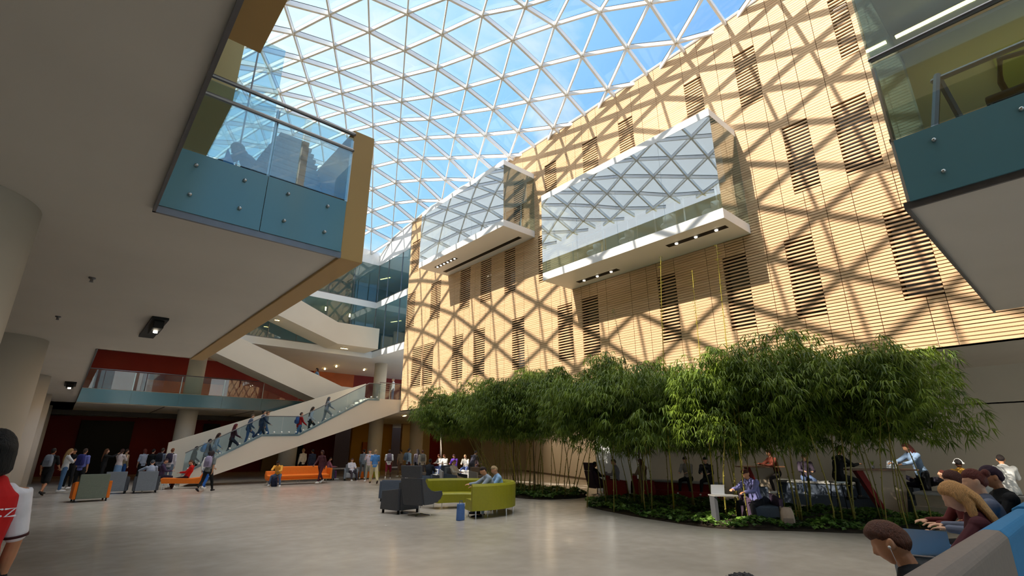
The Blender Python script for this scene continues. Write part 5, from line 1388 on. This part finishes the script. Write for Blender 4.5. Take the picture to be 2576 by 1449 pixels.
person(19.4, 8.0, 0, 60, 'sithigh', 'person in brown top leaning on the half hidden high table', top=(110, 50, 34), bot=(40, 34, 34), skin='t', hs='bob', hair=(70, 36, 30))
person(13.35, 6.1, 0, 78, 'sitlean', 'person in lilac jumper and black trousers typing at the edge of the ivy bed', top=(120, 122, 178), bot=(24, 24, 30), skin='t', hair=(74, 36, 28), hs='tall', near=True, shoe=(206, 196, 184), pose_=dict(lean=14, hunch=16, head=30))
backpack(None, None, 'beige canvas rucksack on the floor beside the purple grey armchair', (178, 160, 144), (13.15, 5.35, 0, -60))
person(17.55, 5.5, 0, -125, 'sithigh', 'person in black with auburn hair on the white bar stool at the high table', top=BLK, bot=BLK, skin='t', hair=(96, 40, 30), hs='short', shoe=BLK, near=False, hood=1, sc=1.05)
person(20.1, 7.3, 0, 120, 'sitledge', 'person in patterned dark shirt seated on the grey concrete bench', top=(70, 60, 76), bot=(90, 110, 150), hair=(50, 30, 30), pose_=dict(seat=.72))
person(19.35, 3.85, 0, 50, 'desk', 'person in light blue jumper with long auburn hair standing at the high table', top=(132, 158, 192), bot=(18, 20, 26), hs='long', hair=(86, 34, 28), fem=1, skin='t', sc=1.1, near=False, pose_=dict(lean=18))
laptop(18.85, 4.5, 1.205, A(-110), 'slim laptop under the hands of the standing person in light blue', 1.9)
r = empty('plant_sprig', (18.6, 4.85, 1.2), 0, 'small sprig in a cup on the high table', 'plant')
MB().lathe([(.03, 0), (.04, .09), (.035, .09), (.028, .01)], 12).build('cup', M_GREYD, r)
m = MB()
for k in range(9): a = k*.7; blade(m, V(0, 0, .08), V(cos(a)*.4, sin(a)*.4, 1), V(-sin(a), cos(a), 0), .22, .012, .2)
m.build('foliage', M_LEAF, r)
person(18.75, 2.85, 0, -75, 'sitledge', 'person in mustard yellow shirt with white headphones seen from behind', top=(236, 176, 76), bot=(60, 60, 70), skin='d', hair=(30, 24, 22), sleeve=.9)
r = empty('headphones', (18.75, 2.85, 0), A(-75), 'white over-ear headphones on the person in mustard yellow', 'headphones')
P = person_meshes('sitledge'+str(sorted(POSE['sitledge'].items())), POSE['sitledge'], dict(sleeve=.9, hair='short'), False)['P']
m = MB(); H = P['head']; Mh = P['hrot']
m.tube([H+Mh @ V(.098*cos(a), -.01, .138*sin(a)) for a in [pi*k/12 for k in range(13)]], .009, 6); m.build('band', mat('white_plastic', (240, 240, 240), .4, noise=.02), r)
for s in (-1, 1):
    m = MB(); m.tube([H+Mh @ V(s*.08, -.01, 0), H+Mh @ V(s*.105, -.01, 0)], .03, 12); m.build('ear_cup', mat('white_plastic', (240, 240, 240)), r)
person(18.75, 1.98, 0, -80, 'sitledge', 'person in bright white T-shirt sitting in the sunlight, seen from behind', top=(250, 250, 248), bot=(220, 220, 216), skin='t', hair=(40, 30, 30), sleeve=.9, sc=1.08)
person(19.7, 4.0, .0, 0, 'lie', 'dark clothed person lying on the bench beside the yellow shirt', top=(30, 28, 40), bot=(40, 36, 56), hair=(90, 40, 30), shoe=(60, 50, 80))
laptop(18.7, 2.4, .62, A(-75), 'silver laptop on the bench between the yellow and the white shirt', 1.7)
# ------------------------------------------------------------------ nearest people
person(-.27, 4.4, 0, 30, 'dangle', 'person in red football style shirt with white sleeves at the left edge, back turned', top=(186, 14, 16), bot=(20, 20, 24), skin='m', hair=(10, 10, 12), hs='bob', near=True, sleeve=0, sc=1.0)
pr, PP = [o for o in COL.objects if o.name.startswith('person')][-1], person_meshes('dangle'+str(sorted(POSE['dangle'].items())), POSE['dangle'], dict(hair='bob', sleeve=0), True)['P']
for s, n in ((-1, 'L'), (1, 'R')):
    t = MB(); t.tube([PP[n+'sh']+V(-s*.045, 0, .0), PP[n+'sh']+V(0, 0, 0), PP[n+'sh'].lerp(PP[n+'el'], .85)], [.060, .067, .060], 12)
    me = remesh(t, .009, 'sleeve'); c = link('sleeve', me, pr); me.materials[0] = cloth((226, 222, 226)); c['label'] = 'white sleeve with a dark cuff'
    q = PP[n+'sh'].lerp(PP[n+'el'], .87); d = (PP[n+'el']-PP[n+'sh']).normalized()
    t = MB(); t.tube([q-d*.0, q+d*.014], .062, 16, cap=False); c = t.build('cuff', cloth((60, 20, 20)), pr, smooth=True)
    t = MB(); w = PP[n+'wr']; d = PP[n+'hd'].normalized(); t.tube([w-d*.05, w+d*.02], [.036, .034], 12); c = t.build('wristband', cloth((14, 14, 16)), pr, smooth=True)
# white lettering across the shoulders
m = MB(); y0 = PP['neck'].y-.118; zc = PP['neck'].z-.17
def stroke(pts, r=.0055):
    m.tube([(x, y0-.0+.03*abs(x)*abs(x)*8, z) for x, z in pts], (r, .003) and r, 6)
def zed(x): stroke([(x, zc+.03), (x+.05, zc+.034), (x+.005, zc-.012), (x+.055, zc-.01)])
def cee(x): stroke([(x+.05, zc+.03), (x+.02, zc+.036), (x, zc+.012), (x+.02, zc-.012), (x+.05, zc-.006)])
zed(-.06); cee(.005); zed(.07)
m.build('lettering', cloth((236, 232, 236)), pr)
# seated person in profile, bottom right
person(3.9, .92, 0, 4, 'sit', 'person in dark T-shirt with earphones in profile on the warm grey booth sofa', top=(26, 28, 34), bot=(70, 96, 140), skin='t', hair=(92, 48, 26), hs='tall', near=True, sleeve=.9, pose_=dict(seat=.37, lean=-4, hunch=12, head=34), sc=1.02)
pr = [o for o in COL.objects if o.name.startswith('person')][-1]
_p = dict(POSE['sit']); _p.update(dict(seat=.37, lean=-4, hunch=12, head=34))
PQ = person_meshes('sit'+str(sorted(_p.items())), _p, dict(hair='tall', sleeve=.9), True)['P']
def on_head(name, label, cat, pts_list, mats, near_loc, rz, sc, PQ):
    r = empty(name, near_loc, A(rz), label, cat); r.scale = (sc,)*3
    for nm, mb, mm in pts_list: mb.build(nm, mm, r, smooth=True)
    return r
H, Mh = PQ['head'], PQ['hrot']
mw = mat('white_plastic', (240, 240, 240))
b1 = MB(); b1.ball(H+Mh @ V(-.094, .006, -.012), .008, 8, 6)
b2 = MB(); b2.tube([H+Mh @ V(-.094, .006, -.016), H+Mh @ V(-.08, .03, -.09), PQ['chest']+V(-.03, .13, .05)], .0018, 5)
on_head('earphones', 'white wired earphone of the person in profile', 'earphones', [('ear_bud', b1, mw), ('cable', b2, mw)], None, (3.9, .92, 0), 4, 1.02, PQ)
# fair haired woman further along
person(6.3, .98, 0, 8, 'slouch', 'person with long fair hair, dark maroon top and ripped pale jeans on the booth', top=(70, 20, 28), bot=(104, 152, 208), skin='l', hair=(206, 152, 92), hs='long', fem=1, near=True, hl=.34, sc=1.08)
_q = dict(POSE['slouch']); PS_ = person_meshes('slouch'+str(sorted(_q.items())), _q, dict(hair='long', fem=1, hl=.34), True)['P']
pr = [o for o in COL.objects if o.name.startswith('person')][-1]
for n in 'LR':
    k = PS_[n+'knee']; t = MB(); t.ball(k+V(0, .02, .045), (.045, .035, .03), 12, 8); c = t.build('knee_patch', skinm('l'), pr, smooth=True); c['label'] = 'bare knee showing through the rip'
laptop(5.58, 1.2, .882, A(100), 'grey laptop on the rounded arm in front of the fair haired person', 2.0)
person(7.85, 1.05, 0, 15, 'sit', 'person in grey denim with pinned up reddish hair beyond the fair haired one', top=(110, 116, 136), bot=(90, 100, 120), hair=(104, 40, 30), hs='bun', fem=1, near=True, pose_=dict(seat=.5, head=14), sc=1.06)
person(8.75, 1.0, 0, 25, 'sit', 'person in black jacket and dark cap on the far blue booth', top=(16, 16, 20), bot=BLK, skin='m', hair=(50, 30, 48), hs='cap', near=True, hood=1, pose_=dict(seat=.52, head=18), sc=1.06)
person(8.5, 1.32, 0, 30, 'sit', 'dark red haired person partly hidden behind the fair hair', top=(92, 30, 30), bot=BLK, hs='long', fem=1, hair=(84, 40, 30), pose_=dict(seat=.5), sc=1.04)
person(2.55, .98, 0, 20, 'sit', 'top of a curly grey brown head at the bottom edge of the picture', top=(70, 72, 80), bot=(50, 50, 60), hair=(74, 70, 72), hs='curly', near=True, skin='d', pose_=dict(seat=.36, lean=8, hunch=26, head=34), sc=.95)
# figure on the left bridge
person(1.5, 7.72, 5.0, 60, 'sitlean', 'figure in dark blue sitting on the left bridge behind the glass', top=(50, 62, 84), bot=(40, 60, 100), hair=(30, 34, 44), near=False, skin='d', hood=1, pose_=dict(seat=.5))
r = empty('floor_cushion', (1.5, 7.68, 5.0), A(60), 'dark cushion cube under the figure on the left bridge', 'seat'); MB().box(-.3, .3, -.3, .25, 0, .5).build('cushion', M_BLUEG, r, bevel=.04)
m = MB(); m.prism([(.86, 5.0), (1.1, 5.0), (1.08, 5.34), (.93, 5.64)], 'y', 6.98, 7.03); tag(m.build('folded_card', cloth((40, 130, 210))), 'bright blue triangular card standing behind the left bridge glass', 'card')
